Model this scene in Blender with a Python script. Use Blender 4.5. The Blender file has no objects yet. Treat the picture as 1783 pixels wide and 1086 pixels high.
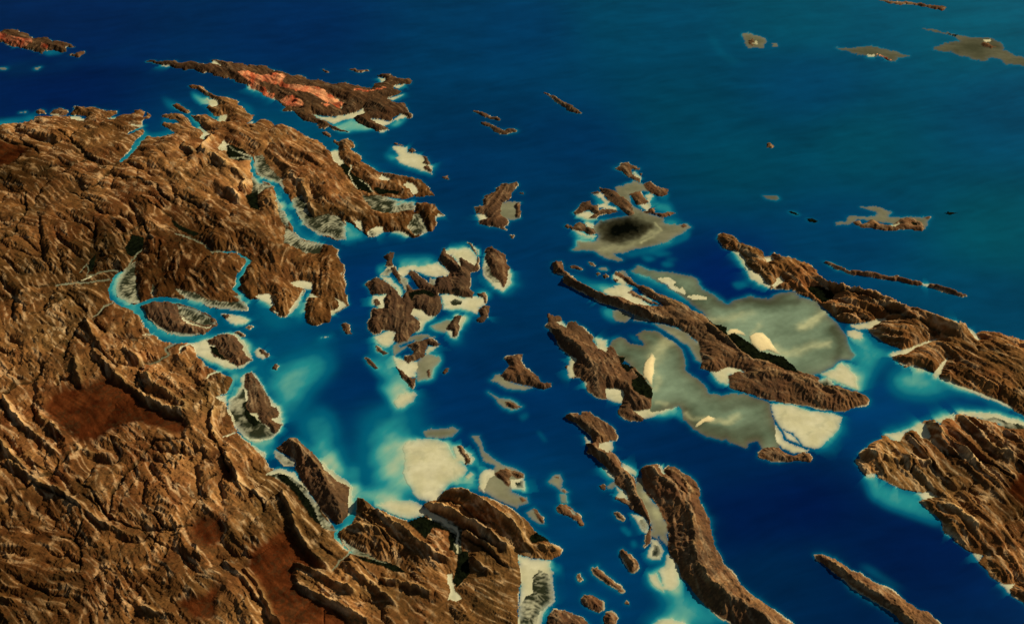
import bpy, math, random
import numpy as np
from mathutils import Vector

# ------------------------------------------------------------------ camera, light, exposure
scene = bpy.context.scene
HFOV, PITCH, CAM_H = math.radians(60), math.radians(45), 1092.0     # 1 unit = about 30 m
SUN_AZ, SUN_EL = math.radians(63), math.radians(35)                  # azimuth clockwise from +Y
cam_data = bpy.data.cameras.new('camera')
cam_data.sensor_fit = 'HORIZONTAL'; cam_data.angle = HFOV
cam_data.clip_start, cam_data.clip_end = 1.0, 60000.0
cam = bpy.data.objects.new('camera', cam_data); scene.collection.objects.link(cam)
cam.location = (0, 0, CAM_H); cam.rotation_euler = (math.pi/2 - PITCH, 0, 0)
scene.camera = cam

world = bpy.data.worlds.new('World'); scene.world = world; world.use_nodes = True
wn = world.node_tree.nodes; bg = wn['Background']
sky = wn.new('ShaderNodeTexSky'); sky.sky_type = 'NISHITA'; sky.sun_disc = False
sky.sun_elevation = SUN_EL; sky.sun_rotation = SUN_AZ
world.node_tree.links.new(sky.outputs[0], bg.inputs[0]); bg.inputs[1].default_value = 0.05

sd = bpy.data.lights.new('sun', 'SUN'); sd.energy = 5.0; sd.angle = math.radians(0.5); sd.color = (1.0, 0.94, 0.84)
sun = bpy.data.objects.new('sun', sd); scene.collection.objects.link(sun)
sdir = Vector((math.sin(SUN_AZ)*math.cos(SUN_EL), math.cos(SUN_AZ)*math.cos(SUN_EL), math.sin(SUN_EL)))
sun.rotation_euler = sdir.to_track_quat('Z', 'Y').to_euler(); sun.location = sdir*3000

scene.view_settings.view_transform = 'Standard'; scene.view_settings.look = 'None'
scene.view_settings.exposure = 0.0; scene.view_settings.gamma = 1.0

# ------------------------------------------------------------------ survey sheets: outlines are written per sheet
S0 = 1777/450
SHEET = dict(A1=(0,0,S0), A2=(440,0,S0), A3=(880,0,S0), A4=(1333,0,S0),
    B1=(0,180,S0), B2=(440,230,S0), B3=(820,270,S0), B4=(1230,270,1777/553),
    C1=(0,440,S0), C2=(300,400,S0), C3=(600,400,S0), C4=(940,430,S0), C5=(1200,460,1778/583),
    D1=(0,811,S0), D2=(330,600,S0), D3=(400,811,S0), D4=(600,650,S0), D5=(740,811,S0), D6=(960,680,S0),
    D7=(1050,811,S0), D8=(1333,680,S0), E1=(0,600,S0), E2=(1333,811,S0), PX=(0,0,1.0))
def P(txt):
    """'A1 0,10 20,30 | B2 5,6' -> list of map points"""
    out = []
    for seg in txt.split('|'):
        w = seg.split(); x0, y0, s = SHEET[w[0]]
        for t in w[1:]:
            v = [float(q) for q in t.split(',')]
            out.append((x0+v[0]/s, y0+v[1]/s) + ((v[2]/s,) if len(v) > 2 else ()))
    return out

# map grid and its place on the ground
STEP = 1.25
U0, U1, V0, V1 = -140.0, 1923.0, -70.0, 1200.0
W_, H_ = 1783.0, 1086.0
us = np.arange(U0, U1, STEP); vs = np.arange(V0, V1, STEP)
NX, NY = len(us), len(vs)
F_ = W_/2/math.tan(HFOV/2); sP, cP = math.sin(PITCH), math.cos(PITCH)
def ground(u, v):
    b = (v-H_/2)/F_; t = CAM_H/(sP+b*cP)
    return t*(u-W_/2)/F_, t*(cP-b*sP)
UU, VV = np.meshgrid(us, vs)
X, Y = ground(UU, VV)
X = X.astype(np.float32); Y = Y.astype(np.float32)
Xu = np.gradient(X, axis=1); Xv = np.gradient(X, axis=0); Yv = np.gradient(Y, axis=0)
def grad_world(h):
    hv, hu = np.gradient(h)
    hx = hu/Xu
    return hx, (hv-hx*Xv)/Yv

# ------------------------------------------------------------------ noise
rng = np.random.default_rng(7)
TAB = rng.random((65536, 3)).astype(np.float32)
def hsh(ix, iy, k=0):
    return TAB[((ix*73856093) ^ (iy*19349663) ^ (k*83492791)) & 65535]
def vnoise(x, y, k=0):
    ix = np.floor(x).astype(np.int64); iy = np.floor(y).astype(np.int64)
    fx = (x-ix).astype(np.float32); fy = (y-iy).astype(np.float32)
    fx = fx*fx*(3-2*fx); fy = fy*fy*(3-2*fy)
    a = hsh(ix, iy, k)[..., 0]; b = hsh(ix+1, iy, k)[..., 0]; c = hsh(ix, iy+1, k)[..., 0]; d = hsh(ix+1, iy+1, k)[..., 0]
    return (a+(b-a)*fx)*(1-fy)+(c+(d-c)*fx)*fy
def fbm(x, y, k=0, o=4):
    s, a, t = 0, 1.0, 0
    for i in range(o):
        s = s+a*(vnoise(x, y, k+i)-0.5); t += a; x = x*2.03+17.1; y = y*2.03+9.7; a *= .5
    return s/t*2
def stripes(x, y, dx, dy, lam, k=0, cyc=1.15):
    """waves of length lam whose crests run along (dx, dy), which may change from place to place"""
    c = lam*cyc; px, py = x/c, y/c
    ix = np.floor(px).astype(np.int64); iy = np.floor(py).astype(np.int64)
    sc = np.zeros(x.shape, np.float32); ss = np.zeros(x.shape, np.float32)
    for i in (-1, 0, 1):
        for j in (-1, 0, 1):
            r = hsh(ix+i, iy+j, k)
            ex = (px-(ix+i+r[..., 0])).astype(np.float32); ey = (py-(iy+j+r[..., 1])).astype(np.float32)
            w = np.exp(-2.2*(ex*ex+ey*ey))
            ph = (ex*-dy+ey*dx)*(2*math.pi*cyc)+r[..., 2]*6.2832*.6
            sc += w*np.cos(ph); ss += w*np.sin(ph)
    m = np.sqrt(sc*sc+ss*ss)+1e-4
    q = np.minimum(m*1.6, 1)/m
    return sc*q, ss*q
def blur(a, r):
    a = a.astype(np.float32)
    for _ in range(3):
        for ax in (0, 1):
            n = max(1, int(round(r/STEP)))
            p = [(0, 0), (0, 0)]; p[ax] = (n+1, n)
            c = np.cumsum(np.pad(a, p, mode='edge'), axis=ax, dtype=np.float64)
            L = a.shape[ax]
            hi = np.take(c, range(2*n+1, 2*n+1+L), axis=ax); lo = np.take(c, range(0, L), axis=ax)
            a = ((hi-lo)/(2*n+1)).astype(np.float32)
    return a

# ------------------------------------------------------------------ drawing outlines on the map grid
def fill(pts):
    m = np.zeros((NY, NX), bool)
    p = np.array([q[:2] for q in pts]); q = np.roll(p, -1, 0)
    j0 = max(0, int((p[:, 1].min()-V0)/STEP)); j1 = min(NY-1, int((p[:, 1].max()-V0)/STEP)+1)
    for j in range(j0, j1+1):
        v = V0+j*STEP+1e-4
        s = (p[:, 1] <= v) != (q[:, 1] <= v)
        if not s.any(): continue
        a, b = p[s], q[s]
        xs = np.sort((a[:, 0]+(v-a[:, 1])/(b[:, 1]-a[:, 1])*(b[:, 0]-a[:, 0])-U0)/STEP)
        for k in range(0, len(xs)-1, 2):
            m[j, max(0, int(math.ceil(xs[k]))):max(0, int(math.floor(xs[k+1]))+1)] = True
    return m
WARPU = WARPV = None
def line_field(pts, reach, default_w=4.0, wiggle=False):
    """distance to a polyline over its half width (<1 inside), inside a box round it"""
    p = [(q if len(q) > 2 else q+(default_w,)) for q in pts]
    xs = [q[0] for q in p]; ys = [q[1] for q in p]
    i0 = max(0, int((min(xs)-reach-U0)/STEP)); i1 = min(NX, int((max(xs)+reach-U0)/STEP)+2)
    j0 = max(0, int((min(ys)-reach-V0)/STEP)); j1 = min(NY, int((max(ys)+reach-V0)/STEP)+2)
    if i1 <= i0 or j1 <= j0: return None
    sl = (slice(j0, j1), slice(i0, i1)); u = UU[sl]; v = VV[sl]
    if wiggle: u = u+WARPU[sl]; v = v+WARPV[sl]
    best = np.full(u.shape, 1e9)
    for a, b in zip(p[:-1], p[1:]):
        ex, ey = b[0]-a[0], b[1]-a[1]; L = ex*ex+ey*ey+1e-9
        t = np.clip(((u-a[0])*ex+(v-a[1])*ey)/L, 0, 1)
        d = np.hypot(u-a[0]-t*ex, (v-a[1]-t*ey)*1.25)/((a[2]+t*(b[2]-a[2]))/2)
        best = np.minimum(best, d)
    return sl, best
def nearest(seed, jump):
    """for every cell the flat index of (nearly) the closest seed cell on the ground, and the distance"""
    idx = np.where(seed, np.arange(NY*NX).reshape(NY, NX), -1)
    Xf, Yf = X.ravel(), Y.ravel()
    D = np.where(seed, 0, 1e9).astype(np.float32)
    s = jump
    while s >= 1:
        for dj in (-s, 0, s):
            for di in (-s, 0, s):
                if not (dj or di): continue
                a = (slice(max(0, dj), NY+min(0, dj)), slice(max(0, di), NX+min(0, di)))
                b = (slice(max(0, -dj), NY+min(0, -dj)), slice(max(0, -di), NX+min(0, -di)))
                c = idx[b]; ok = c >= 0; cc = np.where(ok, c, 0)
                d = np.hypot(Xf[cc]-X[a], Yf[cc]-Y[a]); d[~ok] = 1e9
                t = d < D[a]
                D[a][t] = d[t]; idx[a][t] = c[t]
        s //= 2
    return idx, D

# ------------------------------------------------------------------ what lies where
WATER, ROCK, SAND, SWAMP, FLAT, DARK, DUNE, PIT = range(8)
PARTNAME = {SAND: 'sand_flat', SWAMP: 'mangrove_flat', FLAT: 'mud_flat', DARK: 'mangrove', DUNE: 'sand_dune', PIT: 'mine_pit'}  # DARK is mangrove, and also shade painted near black on the mainland
CLS = np.zeros((NY, NX), np.uint8); OWN = np.full((NY, NX), -1, np.int16)
THINGS = []; KEY = {}
def thing(key, name, cat, label, group=None, kind=None, height=20.0, width=13.0):
    KEY[key] = len(THINGS); THINGS.append(dict(key=key, name=name, cat=cat, label=label, group=group, kind=kind, h=height*(.56 if kind else .34), w=width*(.9 if kind else 1.0)))
def put(key, cls, txt, only=None):
    m = fill(P(txt))
    if only is not None: m &= np.isin(CLS, only)
    CLS[m] = cls; OWN[m] = -1 if cls == WATER else KEY[key]
def stroke(key, cls, txt, w=4.0, only=None):
    r = line_field(P(txt), 30, w)
    if r is None: return
    sl, d = r; m = d < 1
    if only is not None: m &= np.isin(CLS[sl], only)
    CLS[sl][m] = cls; OWN[sl][m] = -1 if cls == WATER else KEY[key]

GI = 'islands of the archipelago'; GT = 'small rocky islets'; GS = 'sandbanks and tidal flats'
def isle(key, label, txt, h=20.0, w=13.0, group=GI, cls=ROCK, name='island', cat='island'):
    thing(key, name, cat, label, group, None, h, w); put(key, cls, txt)
def islet(key, label, txt, h=20.0, cls=ROCK):
    isle(key, label, txt, h, 13.0, GT, cls, 'islet', 'islet')

# --- mainland
thing('main', 'terrain', None, 'rugged brown mainland cut by tidal rivers', kind='structure', height=19, width=34)
put('main', ROCK, 'PX -300,240 | A1 0,865 60,850 180,852 235,828 240,800 340,800 480,803 490,818 580,826 600,800 540,800 490,795 485,783 530,775 500,765 520,750 500,738 585,730 600,742 650,745 730,765 790,765 803,778 770,790 755,810 735,822 770,822 800,797 850,785 900,787 930,772 935,750 975,755 1005,770 1030,800 1020,815 985,828 975,865 985,905 975,930 1000,932 1040,945 1100,942 1160,930 1200,915 1165,885 1130,872 1112,857 1130,843 1190,850 1228,846 1205,825 1150,812 1110,802 1150,782 1190,778 1230,775 1250,790 1290,822 1300,835 1320,865 1370,890 1400,915 1385,950 1405,955 1440,922 1400,885 1370,850 1330,815 1305,797 1380,795 1440,800 1490,832 1520,825 1560,800 1520,790 1500,805 1470,790 1440,765 1420,742 1430,725 1500,735 1500,705 1430,655 1380,630 1340,612 1300,605 1295,588 1340,587 1400,610 1450,640 1510,675 1560,672 1640,695 1650,725 1700,775 1745,800 1715,835 1690,850 1740,850 1777,825 | A2 60,815 130,840 150,865 200,855 270,880 330,915 390,955 440,960 500,1000 | B2 500,110 530,130 590,130 590,100 545,50 600,65 650,40 695,80 690,110 660,115 680,130 740,170 750,200 790,225 840,260 880,280 950,285 1020,300 1100,310 1150,330 1190,370 1230,400 1265,430 1220,440 1150,450 1110,452 1050,468 980,462 940,452 980,470 1050,488 1120,485 1180,487 1250,500 1280,530 1308,570 1270,590 1255,640 1240,680 1200,690 1150,710 1100,730 1050,700 1000,690 940,690 900,690 860,715 790,730 770,690 740,680 690,640 640,600 640,640 645,735 600,742 540,735 470,705 400,665 350,630 320,590 290,540 265,490 240,440 215,400 180,365 130,330 60,300 20,285 5,262 0,305 60,330 110,350 140,380 165,430 185,500 210,560 250,600 265,650 290,700 330,730 360,745 420,755 480,770 545,775 570,800 590,815 575,840 590,870 610,900 625,940 605,970 620,1000 635,1040 | C2 1175,270 1165,310 1190,370 1185,420 1195,450 1210,520 1160,555 1090,590 1080,630 1030,645 970,655 930,640 905,600 920,575 915,520 925,470 950,440 955,405 920,405 885,480 870,520 810,570 770,600 730,590 700,570 665,545 690,530 700,500 660,500 600,480 540,470 525,500 530,545 490,555 420,552 330,545 320,570 310,640 280,680 230,715 | C1 1310,605 1320,620 1350,660 1350,720 1390,740 1400,770 1440,790 1500,820 1560,840 1615,850 1620,880 1590,920 1560,960 | D2 200,345 240,345 250,420 280,500 320,570 340,610 370,650 420,690 480,740 530,790 555,850 700,880 | D3 520,150 610,270 700,400 730,440 830,400 860,330 885,215 960,260 1010,300 1060,300 1110,340 1180,370 1260,380 1340,350 1380,330 1330,265 1380,240 1440,210 1480,180 1540,160 1640,170 | D5 260,165 370,200 480,240 570,290 640,330 700,380 740,430 780,460 830,520 900,550 940,580 930,620 880,645 780,640 700,620 640,600 645,660 665,720 670,790 640,880 640,950 630,1000 650,1120 | PX 900,1300 -300,1300')
put('main', ROCK, 'A1 1180,722 1210,718 1260,742 1305,770 1280,782 1250,768 1200,745')
# sand, swamp and creeks of the mainland
for t in ('A1 485,800 580,815 580,828 490,820', 'A1 735,815 800,800 770,822', 'A1 870,842 940,860 985,865 960,880 930,870', 'A1 1370,880 1400,890 1440,922 1400,958 1380,950 1405,915',
          'A1 1420,670 1500,700 1500,735 1450,735', 'A1 1510,790 1560,790 1550,835 1500,835', 'B1 1500,300 1540,255 1575,290 1555,330 1510,325', 'A1 1700,850 1740,825 1725,850',
          'B2 530,130 590,125 600,180 640,220 600,230 545,185', 'B2 860,320 890,290 960,325 900,335', 'B2 1040,370 1070,345 1110,365 1140,420 1110,430 1080,400',
          'B2 690,610 740,620 770,690 720,660', 'B2 780,725 800,690 850,650 900,660 900,690 860,715', 'B2 940,690 1000,682 1050,695 1080,720 1000,695', 'B2 1270,560 1308,572 1270,592 1255,620',
          'B2 1110,725 1200,685 1240,682 1200,692 1150,712', 'C2 570,460 620,445 670,440 690,480 705,520 680,530 650,500 600,480', 'C2 820,370 880,355 965,365 960,410 920,410 860,395',
          'C2 1120,460 1150,480 1195,520 1150,555 1090,590 1085,560 1150,530 1140,490', 'C2 910,570 940,470 1000,465 965,440 940,440 920,500', 'C2 790,590 870,520 910,420 900,410 850,500 790,560', 'C2 690,560 730,570 730,585',
          'C1 1280,615 1410,590 1450,640 1440,680 1360,720 1350,660', 'D2 180,360 260,340 260,400 210,385', 'D2 420,690 500,700 530,720 530,790 480,750',
          'D3 240,60 320,10 440,40 520,140 560,200 500,150 430,90 330,70'):
    put('main', SAND, t)
for t in ('B2 20,160 70,160 90,220 150,280 200,330 210,380 260,470 330,430 370,520 420,590 500,560 580,580 640,640 645,735 600,742 450,700 350,630 280,520 240,430 180,360 60,300 5,260',
          'B2 0,310 60,335 130,375 60,410 0,450', 'B2 160,420 190,500 250,600 240,660 220,640 180,560', 'B2 220,650 270,690 360,750 480,770 460,830 370,830 290,790 220,760',
          'B2 760,440 840,430 940,450 1030,475 1130,485 1100,540 960,560 880,550 820,530 780,480', 'B2 1060,650 1110,570 1150,560 1190,650 1200,690 1110,710', 'B2 790,720 810,680 850,690 840,715',
          'C1 1200,240 1320,270 1440,330 1540,340 1660,330 1710,370 1690,405 1520,390 1400,360 1270,310', 'C1 800,170 880,100 930,60 930,200 960,340 880,345 820,310 790,250',
          'D3 250,60 330,50 440,80 520,150 610,270 640,340 700,400 690,450 640,430 590,340 520,240 430,140 330,90', 'D3 760,480 820,540 930,600 1000,630 900,620 820,590', 'C1 1600,300 1650,290 1690,330 1660,330',
          'C1 1050,220 1070,250 1060,300 1040,280'):
    put('main', SWAMP, t)
for t in ('B2 600,230 650,215 690,290 760,330 830,400 820,420 720,400 700,360 640,300', 'B1 1560,290 1600,285 1680,330 1740,370 1720,390 1640,400 1570,380 1555,330', 'B1 1690,640 1777,600 1777,740 1720,720',
          'B1 1180,790 1260,850 1380,900 1330,920 1280,900 1220,860', 'B1 860,1000 900,900 990,930 980,1030 900,1060', 'B2 830,385 930,395 1010,410 1000,430 850,425',  # last outline is a shaded area painted near black, not mangrove
          'D3 450,150 520,220 600,330 640,420 560,350 490,260', 'D3 850,610 960,640 1080,650 1160,690 1220,735 1150,730 1060,690 920,655', 'D3 1220,380 1340,350 1450,390 1540,440 1560,580 1510,580 1500,450 1400,430 1350,510 1260,420',
          'D3 1580,580 1640,590 1640,740 1560,840 1530,800 1560,680', 'D5 720,490 770,450 860,520 800,520 740,530', 'C1 620,60 670,10 640,140 600,130', 'D2 590,900 650,890 740,960 830,1086 780,1086 690,980'):
    put('main', DARK, t)
stroke('main', SWAMP, 'D3 1400,345,60 1500,405,75 1565,450,60 1565,590,50')
stroke('main', SAND, 'D3 1300,300,30 1350,318,42 1400,350,44 1460,372,34 1500,405,30 1548,430,22 1568,470,16 1556,520,14 1566,590,12')
put('main', SAND, 'D3 1490,750 1520,745 1530,790 1550,860 1600,910 1560,930 1500,920 1520,860 1500,800')
put('main', SAND, 'D5 640,605 760,640 880,650 860,690 885,730 880,800 900,930 870,960 820,1000 800,1120 630,1120 650,900 670,790')
put('main', SWAMP, 'D5 740,770 790,720 850,740 870,810 890,920 840,970 790,1000 770,1090 650,1090 650,970 690,900 740,870')
for t in ('B1 1600,382,9 1660,375,11 1720,385,12', 'B1 1640,340,6 1730,365,9', 'C2 20,35,6 130,60,6 210,95,8 270,150,9', 'C1 560,195,6 650,160,9 720,130,11 810,128,13', 'C1 380,232,5 500,212,8 620,208,9 690,195,12 745,190,14',
          'C1 780,350,13 720,370,11 690,400,9 650,440,6', 'C1 880,120,16 905,50,12 960,5,9', 'C1 1060,560,8 980,575,7', 'C1 1210,620,13 1145,655,12 1165,700,12 1100,745,10 1010,775,7', 'C1 1300,630,16 1240,660,14 1235,690,10',
          'C1 1500,815,16 1440,840,14 1425,870,9', 'D3 850,600,14 930,622,11 1080,662,7', 'D3 820,595,10 760,650,9 710,720,7', 'D3 690,440,14 650,410,12 655,380,8', 'D2 320,600,14 270,625,12 240,640,8', 'B2 680,230,7 660,300,6 720,390,6', 'B2 740,330,5 830,405,6'):
    stroke('main', SAND, t)
for t in ('B1 1000,215,46 955,258,40 905,330,32 865,375,25 830,395,18', 'B1 1735,372,14 1732,430,22 1752,490,30 1790,530,38', 'B1 990,160,18 930,185,18 890,215,14', 'B1 1030,20,10 985,95,22',
          'C2 270,150,8 350,150,10 440,160,14 490,190,18 535,215,22 500,255,30 460,310,32 450,370,32 428,410,34 470,445,38 515,490,46 545,540,60',
          'C1 840,135,24 790,180,42 768,250,50 790,320,55 850,350,55 930,380,55 970,430,50 1010,490,50 1060,540,55 1130,585,55 1220,600,60 1330,595,60 1420,575,60 1500,530,80 1600,530,90',
          'C1 930,370,45 990,350,35 1050,320,35 1100,315,40 1180,325,45 1270,335,50 1360,365,55 1440,400,60 1520,420,64 1600,430,80 1720,430,90',
          'D3 850,0,70 865,100,52 865,250,36 850,350,30 800,400,30 740,440,30 735,490,34 790,560,28 830,590,12', 'D3 280,0,24 360,15,18 430,40,8', 'B2 1110,455,30 1050,472,22 990,462,14 940,452,8', 'B2 1120,470,16 1112,540,10', 'B2 1060,480,10 980,500,6'):
    stroke('main', WATER, t)
put('main', WATER, 'C1 1500,470 1540,400 1720,400 1720,640 1600,545 1500,560')
put('main', WATER, 'C1 1400,735 1440,740 1500,780 1600,800 1640,870 1560,835 1440,785')
put('main', WATER, 'D2 300,200 380,170 360,250 290,330 260,345 300,300')
put('main', WATER, 'D2 360,630 440,670 540,670 600,650 590,720 590,780 640,830 730,870 620,845 545,820 525,740 430,690')
# --- other parts of the coast
thing('east', 'terrain', None, 'long brown folded peninsula in the right of the view', kind='structure', height=26, width=20)
put('east', ROCK, 'B4 65,450 90,438 140,455 200,495 270,520 320,540 330,570 370,560 385,550 430,575 460,570 520,595 580,620 620,655 640,695 700,730 760,755 840,775 920,790 1000,820 1090,855 1180,880 1270,905 1340,935 1400,960 1420,935 1450,945 1460,970 1500,1000 1520,985 1610,985 1660,1005 1720,1020 1777,1035 | PX 2000,660 2000,790 | C5 1777,800 1640,730 1480,670 1400,640 1340,612 1330,585 1290,570 1200,545 1150,545 1090,510 1075,482 1150,470 1100,445 1020,410 950,350 960,335 1030,300 960,305 850,320 790,300 740,255 690,220 640,180 560,155 500,135 430,130 | B4 350,745 300,715 250,690 240,670 215,630 215,590 180,550 130,530 95,515 70,475')
for t in ('B4 205,600 240,630 270,660 300,665 330,720 380,745 440,700 420,685 390,700 385,720 350,745 300,725 245,695', 'B4 150,540 185,550 220,590 215,630 190,580', 'C5 850,325 960,305 1020,290 1060,295 1020,310 950,345 880,345',
          'C5 1090,510 1200,553 1290,580 1340,618 1480,675 1640,740 1725,775 1700,750 1560,690 1420,640 1330,600 1200,540 1140,538',
          'B4 1350,930 1400,932 1415,962 1385,962', 'B4 1455,965 1500,990 1530,1030 1515,1045 1485,1010', 'B4 325,575 370,565 380,595 340,600'):
    put('east', SAND, t)
stroke('east', SAND, 'C5 1080,482,34 1150,466,26 1190,448,20 1240,424,15 1280,405,10 1315,400,5'); stroke('east', SAND, 'C5 1312,585,44 1322,575,36 1335,552,22 1350,525,14 1366,500,6')
put('east', DARK, 'B4 560,740 650,740 720,780 700,810 640,830 600,790')
put('east', WATER, 'B4 430,760 480,753 505,772 490,778 450,770')
thing('head', 'terrain', None, 'brown ridged headland at the lower right edge', kind='structure', height=14, width=22)
put('head', ROCK, 'D8 620,480 645,470 650,435 700,400 710,375 760,345 800,335 795,305 830,310 870,345 900,350 930,355 925,300 970,290 1000,268 1040,280 1080,330 1130,330 1090,270 1060,230 1100,208 1160,205 1200,235 1220,200 1260,195 1300,210 1295,165 1340,160 1420,180 1480,195 1560,215 1640,255 1777,270 | PX 2000,800 2000,1250 | E2 1777,935 1700,885 1680,840 1720,810 1640,810 1590,790 1530,750 1520,720 1465,665 1500,620 1430,605 1370,570 1310,520 1290,490 1230,455 1215,390 1170,340 1110,290 1055,240 | D8 1100,740 1150,720 1110,700 1060,700 1000,690 940,680 890,655 830,620 770,600 760,570 720,570 670,580 640,530')
for t in ('D8 800,298 900,288 990,258 1060,220 1100,240 1140,325 1080,330 1040,280 1000,265 960,290 930,355 880,345 830,310', 'D8 1170,200 1260,180 1310,165 1300,212 1260,195 1220,200 1205,232',
          'D8 1330,155 1460,145 1560,155 1700,190 1777,215 1900,240 1900,290 1777,265 1640,255 1560,200 1420,180', 'D8 1040,705 1130,690 1180,730 1090,745'):
    put('head', SAND, t)
for t in ('E2 1420,605 1500,612 1465,665', 'E2 1610,805 1725,803 1680,880', 'E2 1225,455 1300,470 1300,500', 'D8 670,570 750,568 740,600 690,590', 'D8 750,590 830,605 840,630', 'D8 880,640 905,660 890,668'): put('head', SAND, t, only=[WATER])
put('head', SWAMP, 'D8 1450,185 1560,185 1650,215 1777,240 1900,262 1900,290 1777,270 1640,262 1600,230 1520,205')

# --- tidal flats and sandbanks that stand on their own
def bank(key, label, txt, cls, name='sandbank', cat='sandbank'):
    thing(key, name, cat, label, GS); put(key, cls, txt)
bank('bigbank', 'broad pale cream sandbank above the river mouth, largest of the bare sandbanks', 'D4 400,500 440,455 520,445 620,450 690,470 720,500 750,570 830,630 845,660 820,700 760,740 700,780 680,810 640,870 560,880 500,870 470,830 430,750 405,680 410,600', SAND)
put('bigbank', SAND, 'D4 220,900 330,865 440,865 520,900 600,955 700,1010 780,1060 760,1090 640,1020 560,985 440,1000 380,990 310,950', only=[WATER])
bank('spit', 'grey tongue of sand along the top of the broad cream sandbank', 'D4 540,400 600,375 680,380 740,365 780,390 740,430 660,448 560,440', FLAT, 'tidal_flat', 'tidal flat')
bank('blob', 'tiny pale sand patch in the channel beside the broad cream sandbank', 'D4 830,700 860,675 890,695 850,725', SAND)
bank('westflat', 'olive grey tidal flat with two bright sand streaks beside the brown island', 'C4 600,800 480,690 500,640 560,620 640,660 720,675 700,640 660,605 720,575 790,573 850,610 920,650 985,705 1005,780 1000,840 1080,910 1130,950 1150,1000 1270,1022 1340,1000 1420,1008 1480,1040 | D6 1350,30 1500,80 1515,180 1545,260 1555,330 1570,400 1440,400 1420,350 1360,365 1340,405 1280,378 1230,360 1200,335 1170,342 1060,312 980,270 905,205 895,140 880,115 790,135 640,190 560,140 640,100 | C4 740,970 700,880 640,830', FLAT, 'tidal_flat', 'tidal flat')
put('westflat', DUNE, 'C4 760,735 785,770 790,850 770,950 720,900 715,830 735,780')
put('westflat', DUNE, 'D6 975,245 1020,205 1080,180 1130,195 1110,215 1050,220 1000,250')
bank('eastflat', 'large olive green tidal flat with two bright sand mounds', 'C5 0,210 30,205 110,195 210,210 240,190 330,170 420,180 480,155 560,150 600,180 660,195 700,230 720,250 770,300 800,330 830,380 850,430 880,480 860,510 800,515 770,550 720,570 650,590 600,590 500,560 400,520 250,460 180,360 100,300 60,250', FLAT, 'tidal_flat', 'tidal flat')
put('eastflat', FLAT, 'C4 620,165 680,130 760,160 860,170 960,185 1040,200 1090,230 1110,280 1160,310 1230,360 1310,400 1250,410 1100,400 1050,400 960,330 870,270 800,230 720,200')
for t in ('C4 810,215 880,210 940,240 920,265 960,290 990,270 1000,330 930,300 850,250', 'C4 1000,345 1080,330 1150,345 1150,365 1060,365', 'C5 690,580 770,560 810,525 850,540 885,590 900,660 820,645 740,612', 'C5 830,355 880,348 930,370 930,395 880,400 840,385'):
    put('eastflat', SAND, t)
bank('wedge', 'pale wedge shaped sandbank with branching blue channels', 'C5 430,740 540,745 640,775 780,790 815,810 800,860 740,930 690,975 640,985 630,1002 560,1005 500,985 460,945 450,840 440,790', SAND)
for t in ('C5 450,830,10 490,890,15 510,930,16 570,960,15 650,985,18', 'C5 500,880,6 550,900,7 600,960,9', 'C5 700,770,6 800,788,9 825,800,12'): stroke('wedge', WATER, t)
for t in ('C5 700,590,4 780,625,5 900,665,8', 'C5 820,530,4 860,560,5 890,590,6'): stroke('eastflat', WATER, t)
bank('lowpatch', 'pale rounded sandbank below the mangrove knob of the thin island', 'D5 1600,720 1650,680 1660,600 1700,610 1745,680 1750,820 1700,860 1640,850 1630,780', SAND)
put('lowpatch', SAND, 'D5 1540,745 1590,740 1630,800 1645,870 1590,830 1550,780')
bank('lowedge', 'pale sand shelf cut off by the bottom edge left of the big ridge', 'D7 340,1090 400,1055 480,1052 560,1075 640,1130 340,1140', SAND)
bank('tip', 'rounded pale sandbar off the southern tip of the ragged central island', 'D4 340,200 380,140 470,120 490,150 470,190 420,225 370,235', SAND)

# --- islands
isle('redleft', 'elongated island with a long red mined strip at the upper left edge', 'A1 -300,170 0,225 20,210 110,208 160,228 210,240 230,265 330,262 345,280 440,290 525,325 460,320 455,350 420,362 370,345 320,350 290,367 240,360 200,345 130,325 60,310 0,290 -300,260', 22)
put('redleft', PIT, 'A1 -200,225 0,240 90,270 160,285 220,285 230,310 190,330 100,320 0,282 -200,240'); put('redleft', PIT, 'A1 290,325 340,320 320,345 280,350')
islet('i1', 'small islet off the right tip of the red striped island', 'A1 485,375 540,368 570,355 595,362 570,380 545,392 510,382')
islet('i2', 'tiny pale sand speck below the red striped island, at the left edge', 'A1 0,465 30,460 50,472 20,482', cls=FLAT)
islet('i3', 'tiny pale sand speck below the right end of the red striped island', 'A1 240,468 285,462 285,470 250,478', cls=FLAT)
islet('i4', 'tiny white reef speck just off the upper left mainland coast', 'A1 135,775 180,770 180,782', cls=FLAT)
islet('i5', 'small tan islet at the left end of the upper mainland coast', 'A1 255,772 280,755 305,760 305,782 270,785')
islet('i6', 'low tan island hugging the upper left mainland coast', 'A1 340,785 355,762 405,748 470,762 475,775 455,798 400,795')
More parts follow.
